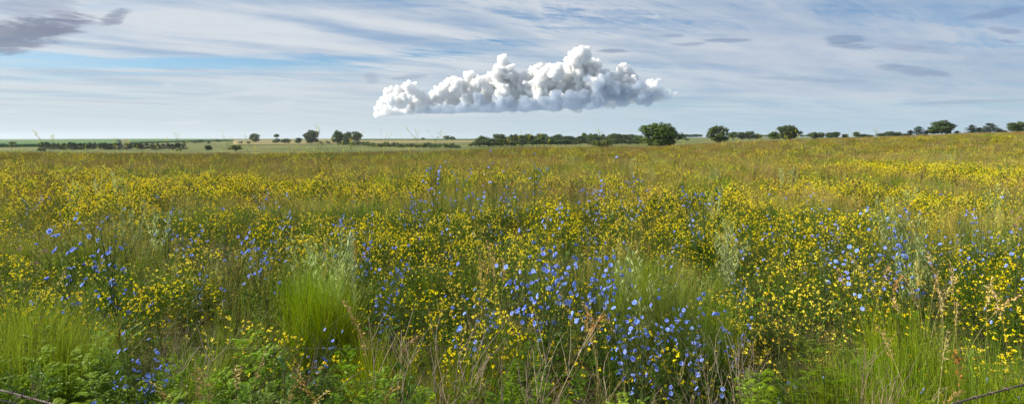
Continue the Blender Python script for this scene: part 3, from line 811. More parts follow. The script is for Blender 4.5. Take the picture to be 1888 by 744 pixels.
# ring 2
m2 = []
for i in range(3): m2.append(tuft(60, .55 + .06 * i, .2, .006, GREEN0, GREEN1, k=3).mesh('t', M_grass))
for i in range(2): m2.append(tuft(60, .55, .2, .006, OLIV0, OLIV1, k=3, bend=.6).mesh('t', M_grass))
for i in range(3): m2.append(seedgrass(22, .72 + .06 * i, .22, .004, OLIV0, A(TAN1) * .8, [A(PAN) * .8, A(PAN2) * .8, (.34, .22, .11)][i], per=14, fl=.02).mesh('t', M_dry))
for i in range(3): m2.append(forb(150, .42, .2, .05, .02, [(.075, .13, .025), (.12, .17, .035), (.16, .2, .06)][i], stems=10).mesh('t', M_leaf))
for i in range(2): m2.append(cover(170, .28, .16, .06, .02, [(.06, .1, .02), (.1, .12, .03)][i]).mesh('t', M_leaf))
x, y = sample(24000, 11, 34)
n = len(x); gm = fbm(x / 3, y / 3.5, 70, 3)
iG = pick([2, 2, 2, 1, 1, .8, .8, .5, 1.5, 1.5, 1, 1.5, 1], n); iT = pick([.7, .7, .7, 1.6, 1.6, 2, 2, 1.6, .6, .8, .8, 1, 1.5], n)
idx2 = np.where(gm + rng.normal(0, .06, n) > .48, iG, iT)
td = tref_density(x, y)
keep = rng.uniform(0, 1, n) > np.clip(td * .85, 0, .85) * np.where(np.isin(idx2, [11, 12]), .3, 1)
scatter('grass', m2, x[keep], y[keep], idx2[keep], (rng.uniform(.7, 1.1, n) * (.8 + .3 * gm) * (1 - .25 * np.clip(td, 0, 1)))[keep], 'tan and olive meadow grass in the middle distance', 'grass')

# ring 3
m3 = []
for i in range(3):
    g = tuft(150, .5, .7, .012, GREEN0, GREEN1, k=2); cover(160, .8, .2, .12, .04, (.09, .12, .03), g); m3.append(g.mesh('t', M_grass))
for i in range(3):
    g = tuft(90, .5, .7, .012, OLIV0, OLIV1, k=2); seedgrass(60, .62, .75, .008, OLIV0, A(TAN1) * .7, [A(PAN) * .62, A(PAN2) * .62, (.2, .12, .08)][i], per=7, fl=.05, g=g); cover(120, .8, .2, .12, .04, (.12, .12, .04), g); m3.append(g.mesh('t', M_dry))
x, y = sample(26000, 32, 165, pad=4)
n = len(x); gm = fbm(x / 9, y / 14, 70, 3)
idx3 = np.where(gm + rng.normal(0, .07, n) > .49, pick([1, 1, 1, .5, .5, .2], n), pick([1.1, 1.1, 1, 1, .9, .6], n))
scatter('grass', m3, x, y, idx3, rng.uniform(.7, 1.1, n), 'brownish grass running back to the crest of the meadow', 'grass')

# trefoil deeper in
mt = []
for i in range(5):
    g, f = trefoil(R=.28 + .03 * i, H=.42 + .03 * i, nl=420, nf=56 + 12 * i, ls=1.3, fs=1.08)
    me = g.mesh('t', M_leaf); m_f = f.mesh('t', M_petal)
    gg = join([g, f]); me = gg.mesh('t', M_leaf); me.materials.append(M_petal)
    nq = sum(len(q) for q in g.Q); mi = np.zeros(len(me.polygons), np.int32); mi[nq:] = 1; me.polygons.foreach_set('material_index', mi)
    mt.append(me)
tx, ty = TREF_REST
# small patches on toward the crest
x, y = sample(2600, 20, 75)
k = rng.uniform(0, 1, len(x)) < smooth((fbm(x / 5 + 9, y / 7, 31, 3) - .56) / .1) * .5
tx = np.concatenate([tx, x[k]]); ty = np.concatenate([ty, y[k]])
scatter('yellow_wildflowers', mt, tx, ty, rng.integers(0, 5, len(tx)), rng.uniform(.8, 1.25, len(tx)) * np.clip(1 + (ty - 14) * .008, 1, 1.4), 'banks of yellow trefoil blossom deeper in the meadow', 'wildflowers')
# clover specks and purple thistle heads scattered in the middle distance
ms = []
g = Geo(); f = Geo()
p, a = disc(5, .12); tip = ribbons(g, p, a, rng.uniform(.5, .85, 5), .05, .004, 3, (.12, .16, .04), (.16, .18, .06), taper=.2)
pos = np.repeat(tip, 14, 0) + rng.normal(0, .02, (70, 3)) * A([.6, .6, 1.6]); leaves(g, pos, rdir(70), .025, .014, (.6, .55, .05))
ms.append(g.mesh('t', M_petal))
g = Geo(); p, a = disc(3, .1); tip = ribbons(g, p, a, rng.uniform(.35, .6, 3), .05, .004, 3, (.1, .14, .04), (.1, .14, .04), taper=.2)
pos = np.repeat(tip, 14, 0) + rng.normal(0, .008, (42, 3)); leaves(g, pos, rdir(42), .016, .009, (.35, .13, .3)); ms.append(g.mesh('t', M_petal))
g = Geo(); p, a = disc(6, .12); tip = ribbons(g, p, a, rng.uniform(.5, .8, 6), .04, .005, 3, (.16, .1, .05), (.14, .08, .05), taper=.2)
pos = np.repeat(tip, 18, 0) + rng.normal(0, .015, (108, 3)) * A([.7, .7, 2.2]); leaves(g, pos, rdir(108), .022, .012, (.11, .055, .04)); ms.append(g.mesh('t', M_dry))
x, y = sample(5200, 4.5, 60); w = pick([1, .22, .8], len(x))
keep = ~((w == 2) & (y < 11)) & ~((w == 0) & (rng.uniform(0, 1, len(x)) > smooth((y - 5) / 12) * .8))
scatter('weeds', ms, x[keep], y[keep], w[keep], rng.uniform(.8, 1.2, len(x))[keep] * np.clip(1.05 - y[keep] * .008, .6, 1), 'brown dock heads, clover specks and purple flower heads among the grass', 'weeds')

# ================================================================== TREES
def deciduous(seed, shape, n=7000):
    """unit-height crown of leaf sprays on lobes; shape = list of (x, y, z, rx, rz)"""
    global rng
    keep = rng; rng = np.random.default_rng(seed)
    tr = Geo(); cr = Geo()
    bark = (.09, .07, .05)
    zc = min(s[2] - s[4] * .3 for s in shape)
    tube(tr, [(0, 0, -.02), (.005, 0, zc * .5), (.0, .01, zc), (.01, 0, .7)], .028, .008, bark, 7)
    for x, y, z, rx, rz in shape:
        for j in range(3):
            e = A([x, y, z]) + rdir(1, -.2)[0] * A([rx, rx, rz]) * .6
            b = A([0, 0, zc * rng.uniform(.6, 1.2)])
            t = np.linspace(0, 1, 5)[:, None]
            tube(tr, b * (1 - t) + e * t + A([0, 0, .04]) * np.sin(t * 3.14), .011, .003, bark, 4)
    vol = A([s[3] ** 2 * s[4] for s in shape]) ** .66; vol = vol / vol.sum()
    for (x, y, z, rx, rz), v in zip(shape, vol):
        # sprays: small sub-lobes carrying the leaves
        ns = max(10, int(55 * (v * len(shape)) ** .6))
        d = rdir(ns, -.75); rr = rng.uniform(.55, 1.08, ns)
        cen = A([x, y, z]) + d * A([rx, rx, rz]) * rr[:, None]
        m = int(n * v / ns) + 4
        sr = rng.uniform(.13, .3, ns) * rx
        c = np.repeat(cen, m, 0); dd = rdir(len(c)); pos = c + dd * (np.repeat(sr, m) * rng.uniform(.3, 1.1, len(c)))[:, None]
        nrm = unit(dd * .7 + unit(pos - A([x, y, z])) * .8 + rdir(len(c)) * .55)
        tn = unit(np.cross(nrm, rdir(len(c))))
        L = rng.uniform(.014, .03, len(c))
        tint = np.repeat(rng.uniform(.75, 1.3, (ns, 1)) * A([[1, 1, 1]]), m, 0) * A([.085, .13, .03])
        s = np.cross(nrm, tn)
        Lx = L[:, None]
        vv = np.stack([pos - tn * Lx, pos + s * Lx * .55, pos + tn * Lx, pos - s * Lx * .55], 1)
        cr.add(vv.reshape(-1, 3), q=np.arange(4 * len(c)).reshape(-1, 4), c=np.repeat(tint * np.clip(1 + rng.normal(0, .2, (len(c), 1)), .5, 1.6), 4, 0))
    rng = keep
    return [('trunk', tr.mesh('tree_trunk', M_bark), None), ('crown', cr.mesh('tree_crown', M_tree), None)]

def lobes(seed, n, W, z0, z1, r):
    q = np.random.default_rng(seed); out = []
    for i in range(n):
        t = (i + .5) / n; z = z0 + (z1 - z0) * t
        prof = math.sin(math.pi * (.27 + .62 * t)) ** .7
        a = i * 2.4 + q.normal(0, .4); R = W * prof * q.uniform(.35, 1)
        out.append((R * math.cos(a), R * math.sin(a), z, r * q.uniform(.75, 1.2), r * q.uniform(.6, .95)))
    return out

def cedar(seed, n=6000, W=.3, wild=.25):
    global rng
    keep = rng; rng = np.random.default_rng(seed)
    tr = Geo(); cr = Geo(); tube(tr, [(0, 0, 0), (.01, 0, .5), (0, 0, .95)], .03, .004, (.08, .06, .045), 6)
    nb = 90
    for i in range(nb):
        t = rng.uniform(.1, 1) ** 1.2; az = rng.uniform(0, 6.28); L = W * (1.05 - t) ** .7 * rng.uniform(1 - wild * 2, 1 + wild) + .02
        b = A([0, 0, t * .93]); d = A([math.cos(az), math.sin(az), rng.uniform(-.15, .25) + .45 * t])
        tube(tr, [b, b + d * L * .5, b + d * L * .9], .006, .002, (.08, .06, .045), 3)
        m = n // nb; tt = rng.uniform(.15, 1, m)
        pos = b + d * (L * tt)[:, None] + rng.normal(0, .022, (m, 3))
        col = A([.035, .062, .02]) * rng.uniform(.75, 1.3)
        leaves(cr, pos, d + rng.normal(0, .6, (m, 3)), rng.uniform(.02, .045, m), .02, col, jit=.2)
    rng = keep
    return [('trunk', tr.mesh('cedar_trunk', M_bark), None), ('crown', cr.mesh('cedar_crown', M_tree), None)]

TV = [deciduous(1, lobes(1, 17, .33, .16, .84, .2), 11000), deciduous(2, lobes(2, 11, .24, .34, .86, .17)), deciduous(3, lobes(3, 14, .34, .18, .84, .19)),
      deciduous(4, lobes(4, 9, .3, .25, .8, .22)), deciduous(5, lobes(5, 14, .42, .3, .84, .15)), deciduous(6, lobes(6, 10, .2, .22, .84, .2))]
# lollipop tree: round head above a lower mass
TV.append(deciduous(7, [(0, 0, .8, .26, .19), (.1, 0, .78, .2, .15), (-.1, .05, .76, .2, .15), (-.1, 0, .25, .3, .2), (.12, .05, .28, .3, .2), (0, -.1, .2, .3, .18)]))
DEC = Kind('tree', 'tree', 'trees beyond the meadow', TV, 'leafy tree')
WOOD = Kind('tree', 'tree', 'trees of the wood beyond the meadow', TV[:6], 'dark green tree of the long wood beyond the meadow')
BELT = Kind('shelterbelt_tree', 'tree', 'dark trees of the shelterbelt in the left valley', [cedar(21, W=.42, wild=.15), cedar(22, W=.5, wild=.15), TV[5]], 'dark dense shelterbelt tree in the left valley')
CED = Kind('cedar_tree', 'tree', 'dark cedars on the right crest', [cedar(23, W=.42), cedar(24, W=.48, wild=.15)], 'dark ragged cedar on the right crest')
BV = [deciduous(31 + i, lobes(31 + i, 8, .75, .3, .62, .36), 5000) for i in range(3)]
BUSH = Kind('bush', 'bush', 'bushes beyond the meadow', BV, 'rounded green bush beyond the meadow')
HEDG = Kind('bush', 'bush', 'bushes along the valley fence line', BV, 'dark bush in the valley hedge line')
FARW = Kind('tree', 'tree', 'far blue-green trees on the skyline', [TV[1], TV[3], TV[5]], 'far hazy tree low on the skyline')

def solve_depth(X, Yb):
    u = (X - 944) / F; D = np.interp(u, UK, DK) * 2.3
    ds = np.geomspace(D, 1500, 400); p = (terrain(u * ds, ds) - CAM) / ds * F
    ok = np.where(p >= -(Yb - HOR))[0]
    return float(ds[ok[0]]) if len(ok) else 900.0
def plant_tree(kind, X, Yt, w, Yb=None, depth=None, v=None, label=None, wn=None):
    d = depth or solve_depth(X, Yb)
    x, y = at(X, d), d; z = float(terrain(x, y))
    H = CAM + (HOR - Yt) / F * d - z
    Wm = w / F * d
    # natural width of each variant at unit height
    me = kind.variants[v if v is not None else 0]
    v = int(rng.integers(len(kind.variants))) if v is None else v
    crown = kind.variants[v][-1][1]
    co = WID.get(crown.name)
    if co is None:
        a = np.empty(len(crown.vertices) * 3, np.float32); crown.vertices.foreach_get('co', a); a = a.reshape(-1, 3)
        co = WID[crown.name] = (float(np.percentile(a[:, 0], 99.3) - np.percentile(a[:, 0], .7)), float(np.percentile(a[:, 2], 99.7)))
    return kind.place(x, y, H / co[1], v=v, sxy=Wm / co[0], z=z, label=label)
WID = {}
T = plant_tree
T(DEC, 1217, 227, 73, depth=235, v=0, label='largest tree, full dark crown standing alone right of the long wood')
T(DEC, 1323, 232, 38, depth=250, v=2, label='leafy tree with yellowish lower right side, next right of the largest tree')
T(DEC, 1454, 231, 38, depth=260, v=0, label='bushy tree on the crest right of centre, darker wood to its right')
T(DEC, 1429, 242, 22, depth=280, v=3, label='smaller leafy tree touching the left side of the bushy crest tree')
T(DEC, 1737, 222, 36, depth=330, v=0, label='tall round-topped tree between cedars on the right crest')
T(DEC, 1722, 234, 22, depth=315, v=5, label='low dark tree tucked against the left of the round-topped crest tree')
T(DEC, 469, 246, 18, Yb=263, v=2, label='loose-crowned tree on the pasture skyline left of the lollipop tree')
T(DEC, 509.5, 247, 14, Yb=264, v=6, label='lollipop-shaped tree with a round head over a lower mass')
T(DEC, 526.5, 255, 17, Yb=265, v=3, label='squat round tree just right of the lollipop tree')
T(DEC, 551, 254, 12, Yb=265, v=5, label='small pointed tree left of the big pasture tree')
T(DEC, 575, 240, 27, Yb=265.5, v=0, label='big pasture tree with a lumpy round crown, left of the three-tree grove')
T(DEC, 624, 240, 22, Yb=268, v=3, label='left tree of the three-tree grove on the pasture')
T(DEC, 641, 243, 18, Yb=267, v=2, label='middle tree of the three-tree grove on the pasture')
T(DEC, 657, 242.5, 19, Yb=267, v=1, label='right tree of the three-tree grove on the pasture')
T(DEC, 824, 250, 12, depth=1250, v=1, label='left of two small trees side by side on the far field skyline')
T(DEC, 834, 251, 11, depth=1250, v=3, label='right of two small trees side by side on the far field skyline')
T(DEC, 780, 253.5, 8, depth=1300, v=4, label='tiny lone round tree on the middle far field skyline')
T(DEC, 358, 258, 13, Yb=264, v=3, label='left of the touching pair of trees at the cornfield edge')
T(DEC, 369, 257.5, 12, Yb=263, v=5, label='right of the touching pair of trees at the cornfield edge')
T(DEC, 340, 261, 9, Yb=266, v=1, label='small tree left of the touching pair at the cornfield edge')
T(DEC, 402, 257, 12, Yb=262.5, v=4, label='round tree right of the touching pair at the cornfield edge')
T(DEC, 435, 267, 24, Yb=280, v=4, label='wide dark low tree standing alone in the lower pasture')
T(DEC, 383, 267.5, 13, Yb=278, v=5, label='greyish small tree alone in the lower pasture left of the wide one')
T(DEC, 1867, 226, 17, depth=300, v=5, label='branchy tree near the right end of the crest')
T(DEC, 1881, 224, 17, depth=300, v=0, label='last branchy tree at the right end of the crest')
T(DEC, 23, 261, 12, Yb=270, v=1, label='small dark tree at the far left below the corn')
T(DEC, 4, 264, 12, Yb=271, v=3, label='leftmost dark tree at the edge of the valley')
for X, Yt, w in [(385, 260, 7), (445, 259.5, 7), (458, 260, 8), (593, 260, 9), (604, 259.5, 11)]: T(BUSH, X, Yt, w, Yb=265)
T(BUSH, 1110, 256.5, 42, depth=110, v=0, label='wide olive bush on the near crest left of the largest tree')
T(BUSH, 316, 265, 11, Yb=272); T(BUSH, 76, 271, 14, Yb=281); T(BUSH, 330, 272, 10, Yb=280)
for X in np.arange(90, 345, 9.5):
    T(BELT, X + rng.uniform(-2, 2), 262.2 + .006 * (X - 90) + rng.uniform(-1, 1.6) + (4 if 205 < X < 212 else 0), rng.uniform(11, 15), depth=rng.uniform(385, 420))
T(BELT, 76, 262, 12, depth=480); T(BELT, 85, 261.5, 10, depth=480)
for X in np.arange(630, 850, 8.2):
    yt = np.interp(X, [630, 660, 690, 710, 760, 810, 850], [259, 259, 263, 261, 263, 262, 267])
    T(HEDG, X + rng.uniform(-3, 3), yt + rng.uniform(-1.5, 3), rng.uniform(12, 20), depth=float(np.interp(X, [630, 700, 850], [640, 470, 430])))
T(BUSH, 869, 263, 12, depth=500); T(BUSH, 877, 260, 12, depth=500)
wood = [(891, 250), (905, 255), (921, 247), (934, 252), (946, 247), (958, 249), (974, 247), (987, 250), (1000, 246.5), (1014, 252), (1029, 247.5), (1047, 250.5), (1061, 253.5), (1071, 250), (1082, 245), (1093, 248), (1104, 246.5), (1119, 248), (1135, 246), (1150, 248), (1165, 247.5), (1178, 249)]
for i, (X, Yt) in enumerate(wood):
    T(WOOD, X, Yt, rng.uniform(22, 28), depth=rng.uniform(500, 580) + (X - 890) * .5)
for X in np.arange(888, 1180, 13): T(WOOD, X + rng.uniform(-4, 4), 257 + rng.uniform(-2, 2.5), rng.uniform(18, 24), depth=470, v=int(rng.integers(3, 6)))
for X in np.arange(1254, 1296, 6): T(FARW, X, 247.5 + rng.uniform(-.5, .5), 10, depth=1500)
T(BUSH, 1267, 254, 9, depth=700)
for X, Yt, w in [(1352, 243, 18), (1367, 243.5, 16), (1382, 242, 20), (1396, 246, 14), (1500, 243, 18), (1514, 243.5, 18), (1530, 244, 16), (1542, 243, 14), (1558, 247, 12), (1579, 243, 12), (1593, 247, 14), (1605, 248, 12), (1625, 245, 18), (1640, 241.5, 22), (1655, 243, 20), (1668, 246, 16)]:
    T(FARW, X, Yt, w, depth=600)
for X in np.arange(1400, 1436, 6): T(FARW, X, 248 + rng.uniform(-.5, .5), 10, depth=1400)
for X in np.arange(1470, 1495, 6): T(FARW, X, 248 + rng.uniform(-.5, .5), 10, depth=1400)
T(CED, 1504, 246, 11, depth=230, v=0, label='tiny dark pointed cedar on the crest right of the bushy tree')
for X, Yt, w in [(1678, 240, 16), (1694, 233, 24), (1708, 240, 14), (1764, 241, 16), (1792, 230, 24), (1806, 235, 18), (1826, 227, 34), (1843, 238, 18), (1853, 240, 14)]:
    T(CED, X, Yt, w, depth=rng.uniform(290, 330), v=1 if w > 20 else None)
for k_ in (TREF, CHIC, CHICF, CHIC1, RAG, SWEET, SAGE, DRY, BRUSH, BROME, MILK, CLUMP): k_.finish()
for k_ in (DEC, WOOD, BELT, CED, BUSH, HEDG, FARW): k_.finish(rows=1)

# radio mast
g = Geo(); d = 1600; x = at(981.5, d); z = float(terrain(x, d)); top = CAM + (HOR - 239) / F * d
for a in range(3):
    ox, oy = .9 * math.cos(a * 2.09), .9 * math.sin(a * 2.09)
    tube(g, [(x + ox, d + oy, z), (x + ox * .6, d + oy * .6, top)], .16, .1, (.3, .3, .31), 4)
for zz in np.arange(z, top, 2.0):
    tube(g, [(x + .8, d, zz), (x - .5, d + .7, zz + 1), (x - .5, d - .7, zz + 2)], .07, .07, (.3, .3, .31), 3)
o = link('radio_mast', g.mesh('radio_mast', M_wire)); prop(o, 'thin lattice radio mast rising behind the long wood', 'mast')

# barbed wire
def strand(name, pts, r, label, barbs, cat='fence wire'):
    P0 = A(pts, dtype=float); t0 = np.linspace(0, 1, len(P0)); L = np.linalg.norm(np.diff(P0, axis=0), axis=1).sum()
    n = int(L / .006); t = np.linspace(0, 1, n)
    C = np.stack([np.interp(t, t0, P0[:, i]) for i in range(3)], 1)
    for i in range(3):
        kz = np.ones(41) / 41; pad = np.pad(C[:, i], 20, mode='edge'); C[:, i] = np.convolve(pad, kz, 'valid')
    w = Geo()
    for ph in (0, math.pi):
        a = np.arange(n) * .006 / .045 * 6.283 + ph
        tube(w, C + np.stack([np.zeros(n), np.cos(a), np.sin(a)], 1) * r * .95, r, r, (.14, .1, .085), 5)
    root = link(name, w.mesh(name, M_wire)); prop(root, label, cat)
    if barbs:
        b = Geo(); c = A([0., 0, 0])
        for s in range(4):
            d_ = rdir(1)[0]; d_[0] *= .4; d_ = unit(d_)
            tube(b, [c - d_ * .002, c + d_ * .02], r * .7, r * .25, (.14, .1, .085), 4)
        a = np.linspace(0, 12.5, 24); tube(b, np.stack([np.linspace(-.006, .006, 24), np.cos(a) * r * 2.2, np.sin(a) * r * 2.2], 1), r * .6, r * .6, (.14, .1, .085), 4)
        bm_ = b.mesh('barb', M_wire)
        for i in range(10, n - 10, 20):
            o = link('barb', bm_, root); o.location = C[i]; o.rotation_euler = (rng.uniform(0, 6), 0, math.atan2(*(C[i + 5] - C[i - 5])[[1, 0]]))
def px(X, Y, d): return (at(X, d), d, CAM - (Y - HOR) / F * d)
strand('barbed_wire', [px(-260, 655, 2.2), px(0, 718, 1.9), px(82, 740, 1.82), px(300, 800, 1.6), px(600, 850, 1.5), px(944, 865, 1.46), px(1300, 850, 1.5), px(1600, 790, 1.62), px(1766, 741, 1.75), px(1888, 708, 1.84), px(2150, 645, 2.1)], .0019, 'rusty twisted barbed wire crossing both bottom corners', True)
strand('barbed_wire', [px(-260, 690, 2.15), px(0, 736, 1.93), px(45, 747, 1.88), px(300, 830, 1.6)], .0015, 'lower thin wire strand in the bottom left corner', False)
strand('fence_wire', [px(340, 640, 2.62), px(480, 641, 2.6), px(700, 642, 2.6), px(925, 641, 2.6), px(1010, 641, 2.62)], .0005, 'thin taut grey wire threading through the weeds', False)

# ================================================================== CUMULUS
def cumulus():
    r = np.random.default_rng(5)
    # (X, Y, radius in photo pixels); depth grows toward the left end
    P = [(1062, 108, 17), (1075, 102, 15), (1085, 122, 19), (1066, 132, 20), (1055, 150, 22), (1085, 150, 24), (1045, 128, 12), (1040, 160, 20),
         (1012, 128, 12), (1025, 133, 13), (990, 135, 15), (1000, 150, 20), (975, 150, 18), (965, 165, 20), (1000, 170, 18), (930, 125, 13), (920, 135, 15), (940, 135, 14), (950, 150, 16), (925, 152, 19), (900, 150, 15), (895, 165, 16), (925, 172, 17), (945, 180, 16),
         (870, 143, 11), (880, 155, 12), (865, 160, 13), (850, 165, 14), (830, 160, 13), (842, 158, 12), (815, 170, 13), (835, 180, 15), (800, 178, 12), (860, 182, 15), (885, 185, 14), (810, 190, 11), (790, 192, 9), (775, 195, 9),
         (750, 158, 11), (760, 165, 11), (735, 168, 12), (718, 172, 11), (745, 178, 13), (720, 187, 13), (735, 193, 11), (760, 190, 12), (705, 190, 9), (695, 200, 8), (775, 178, 10), (712, 202, 7), (685, 207, 6), (670, 213, 7), (655, 218, 6), (662, 224, 6), (640, 228, 5), (680, 220, 6), (648, 231, 4), (690, 212, 7), (676, 217, 7), (666, 221, 6), (655, 226, 5),
         (1120, 135, 9), (1130, 145, 13), (1150, 127, 11), (1158, 140, 15), (1145, 150, 16), (1170, 155, 14), (1110, 160, 20), (1130, 170, 18), (1160, 170, 16), (1185, 162, 12), (1185, 174, 11), (1210, 150, 8), (1205, 162, 10), (1215, 170, 9), (1230, 172, 6), (1240, 176, 4), (1222, 176, 7), (1232, 177, 5), (1195, 155, 8), (1205, 170, 9), (1200, 177, 8), (1080, 172, 18), (1100, 180, 13), (1060, 178, 16), (1030, 180, 15), (1148, 182, 9), (1245, 173, 3), (1190, 145, 5), (1212, 142, 4)]
    P = A(P, dtype=float)
    def dep(X): # base row of the cloud at X, and the depth that a constant base altitude gives
        yb = np.interp(X, [640, 700, 780, 900, 1050, 1150, 1245], [236, 214, 208, 205, 200, 193, 182])
        return 17000.0 + (1062 - X) * 4.0, yb
    vs = []; fs = []; n = 0
    bm = bmesh.new(); bmesh.ops.create_icosphere(bm, subdivisions=2, radius=1); iv = A([v.co[:] for v in bm.verts]); it = A([[v.index for v in f.verts] for f in bm.faces]); bm.free()
    balls = []
    for X, Y, R in P:
        d, yb = dep(X); d = d * (1 + r.normal(0, .012))
        c = A([(X - 944) / F, 1, (HOR - Y) / F]) * d; rad = R / F * d
        balls.append((c, rad * .9, yb))
        for i in range(22):
            v = r.normal(0, 1, 3); v /= np.linalg.norm(v)
            if v[1] > .55: continue
            rr = rad * r.uniform(.22, .48); c2 = c + v * rad * .85 * A([1, .9, 1]); balls.append((c2, rr, yb))
            for j in range(8):
                w = r.normal(0, 1, 3); w /= np.linalg.norm(w); w = w + v * .6; w /= np.linalg.norm(w)
                balls.append((c2 + w * rr * .9, rr * r.uniform(.2, .45), yb))
    for X in np.arange(644, 1236, 3.5):        # the flat base
        d, yb = dep(X); th = np.interp(X, [644, 720, 800, 1180, 1236], [6, 9, 12, 12, 5])
        for j in range(3):
            Y = yb - th * r.uniform(.3, .8); c = A([(X - 944) / F, 1, (HOR - Y) / F]) * d * (1 + r.uniform(0, .03)); balls.append((c, th * r.uniform(.5, .8) / F * d, yb))
    allb = balls
    def px_of(b_): return b_[0][0] / b_[0][1] * F + 944
    sets = [('cloud', [b_ for b_ in allb if 690 < px_of(b_) < 1222], 45, 1.0, 'towering white cumulus cloud with a blue-grey shaded right side'),
            ('cloud', [b_ for b_ in allb if px_of(b_) >= 1214], 330, .8, 'ragged grey cloud shreds at the right end of the cumulus')]
    base_shade = []  # added cloud balls; their darker colour paints shade on the base and right flank
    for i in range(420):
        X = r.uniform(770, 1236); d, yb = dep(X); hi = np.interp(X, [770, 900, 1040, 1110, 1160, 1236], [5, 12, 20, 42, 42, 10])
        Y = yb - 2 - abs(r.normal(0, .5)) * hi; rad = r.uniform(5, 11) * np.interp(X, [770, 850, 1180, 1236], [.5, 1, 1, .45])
        base_shade.append((A([(X - 944) / F, 1, (HOR - Y) / F]) * (d - np.interp(X, [770, 1100, 1236], [350, 500, 300])), rad / F * d, yb + 2))
    sets.append(('cloud', base_shade, 170, 1.0, 'blue-grey cloud mass, shade in its colour, along base and right flank of the cumulus', (.56, .65, .77, 1)))
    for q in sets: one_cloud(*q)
def one_cloud(cname, balls, mfp, vox, clabel, ccol=(.965, .968, .972, 1)):
    bm = bmesh.new(); bmesh.ops.create_icosphere(bm, subdivisions=2, radius=1); iv = A([v.co[:] for v in bm.verts]); it = A([[v.index for v in f.verts] for f in bm.faces]); bm.free()
    n = 0
    out_v = []; out_t = []
    ZS = 1 / 40.0
    for c, rad, yb in balls:
        v = c + iv * rad
        zb = (HOR - yb) / F * c[1]; v[:, 2] = np.maximum(v[:, 2], zb + (v[:, 2] - zb) * .15)
        out_v.append(v * ZS); out_t.append(it + n); n += len(v)
    V = np.concatenate(out_v); Tt = np.concatenate(out_t)
    ctr = V.mean(0); V = V - ctr
    g = Geo(); g.add(V, t=Tt, c=(.93, .93, .93)); print('cloud balls', len(balls))
    m = bpy.data.materials.new('cumulus_vapour'); m.use_nodes = True; nt = m.node_tree; nt.nodes.clear(); L = nt.links.new
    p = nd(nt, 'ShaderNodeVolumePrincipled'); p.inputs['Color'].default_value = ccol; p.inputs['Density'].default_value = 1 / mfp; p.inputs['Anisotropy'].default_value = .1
    out = nd(nt, 'ShaderNodeOutputMaterial'); L(p.outputs[0], out.inputs['Volume'])
    tmp = bpy.data.objects.new('tmp_cloud', g.mesh('tmp', m, True)); COL.objects.link(tmp)
    md = tmp.modifiers.new('union', 'REMESH'); md.mode = 'VOXEL'; md.voxel_size = vox
    dg = bpy.context.evaluated_depsgraph_get(); ev = tmp.evaluated_get(dg); me = bpy.data.meshes.new_from_object(ev)
    bpy.data.objects.remove(tmp)
    nv = len(me.vertices); co_ = np.empty(nv * 3, np.float32); me.vertices.foreach_get('co', co_); co_ = co_.reshape(-1, 3).astype(float)
    no_ = np.empty(nv * 3, np.float32); me.vertices.foreach_get('normal', no_); no_ = no_.reshape(-1, 3)
    from mathutils import noise as mn
    disp = np.empty(nv)
    for i in range(nv):
        v = Vector(co_[i])
        disp[i] = 5.0 * (abs(mn.noise(v * .06)) - .25) + 4.0 * (abs(mn.noise(v * .15)) - .25) + 2.2 * (abs(mn.noise(v * .36)) - .2)
    flat = np.clip((co_[:, 2] - co_[:, 2].min()) / 6, 0.15, 1)
    co_ += no_ * (disp * flat)[:, None]
    me.vertices.foreach_set('co', ((co_ + ctr) / ZS - 0).astype(np.float32).ravel()); me.update()
    me.polygons.foreach_set('use_smooth', np.ones(len(me.polygons), bool))
    print('cloud verts', nv)
    import bmesh as _b
    q = _b.new(); q.from_mesh(me); q.verts.ensure_lookup_table(); seen = set(); isl = []
    for v0 in q.verts:
        if v0.index in seen: continue
        st = [v0]; seen.add(v0.index); comp = []
        while st:
            a_ = st.pop(); comp.append(a_)
            for e_ in a_.link_edges:
                b_ = e_.other_vert(a_)
                if b_.index not in seen: seen.add(b_.index); st.append(b_)
        isl.append(comp)
    isl.sort(key=len)
    for comp in (isl[:-1] if mfp < 100 else []):
        for v0 in comp: q.verts.remove(v0)
    q.to_mesh(me); q.free()
    me.materials.clear(); me.materials.append(m)
    o = link(cname, me); prop(o, clabel, 'cloud')
cumulus()

# ================================================================== HAZE
def haze(dens):
    g = Geo(); X = 9300.; z0, z1 = -12., 75.
    g.add([(-X, -X, z0), (X, -X, z0), (X, X, z0), (-X, X, z0), (-X, -X, z1), (X, -X, z1), (X, X, z1), (-X, X, z1)],
          q=[(3, 2, 1, 0), (4, 5, 6, 7), (0, 1, 5, 4), (1, 2, 6, 5), (2, 3, 7, 6), (3, 0, 4, 7)])
    m = bpy.data.materials.new('thin_haze'); m.use_nodes = True; nt = m.node_tree; nt.nodes.clear()
    p = nd(nt, 'ShaderNodeVolumePrincipled'); p.inputs['Color'].default_value = (.72, .84, 1, 1); p.inputs['Density'].default_value = dens; p.inputs['Anisotropy'].default_value = .2
    out = nd(nt, 'ShaderNodeOutputMaterial'); nt.links.new(p.outputs[0], out.inputs['Volume'])
    o = link('haze', g.mesh('haze', m)); prop(o, 'thin blue summer haze over the far fields', 'haze', None, 'stuff')
HAZE = .00006
if HAZE: haze(HAZE)

# ================================================================== LIGHT, SKY, CAMERA
SUN_AZ, SUN_EL = math.radians(85), math.radians(33)      # azimuth measured from straight ahead toward the left
sunv = Vector((-math.sin(SUN_AZ) * math.cos(SUN_EL), math.cos(SUN_AZ) * math.cos(SUN_EL), math.sin(SUN_EL)))
ld = bpy.data.lights.new('sun', 'SUN'); ld.energy = 5.0; ld.angle = math.radians(.55); ld.color = (1, .91, .75)
lo = bpy.data.objects.new('sun', ld); COL.objects.link(lo); lo.rotation_euler = (-sunv).to_track_quat('-Z', 'Y').to_euler()

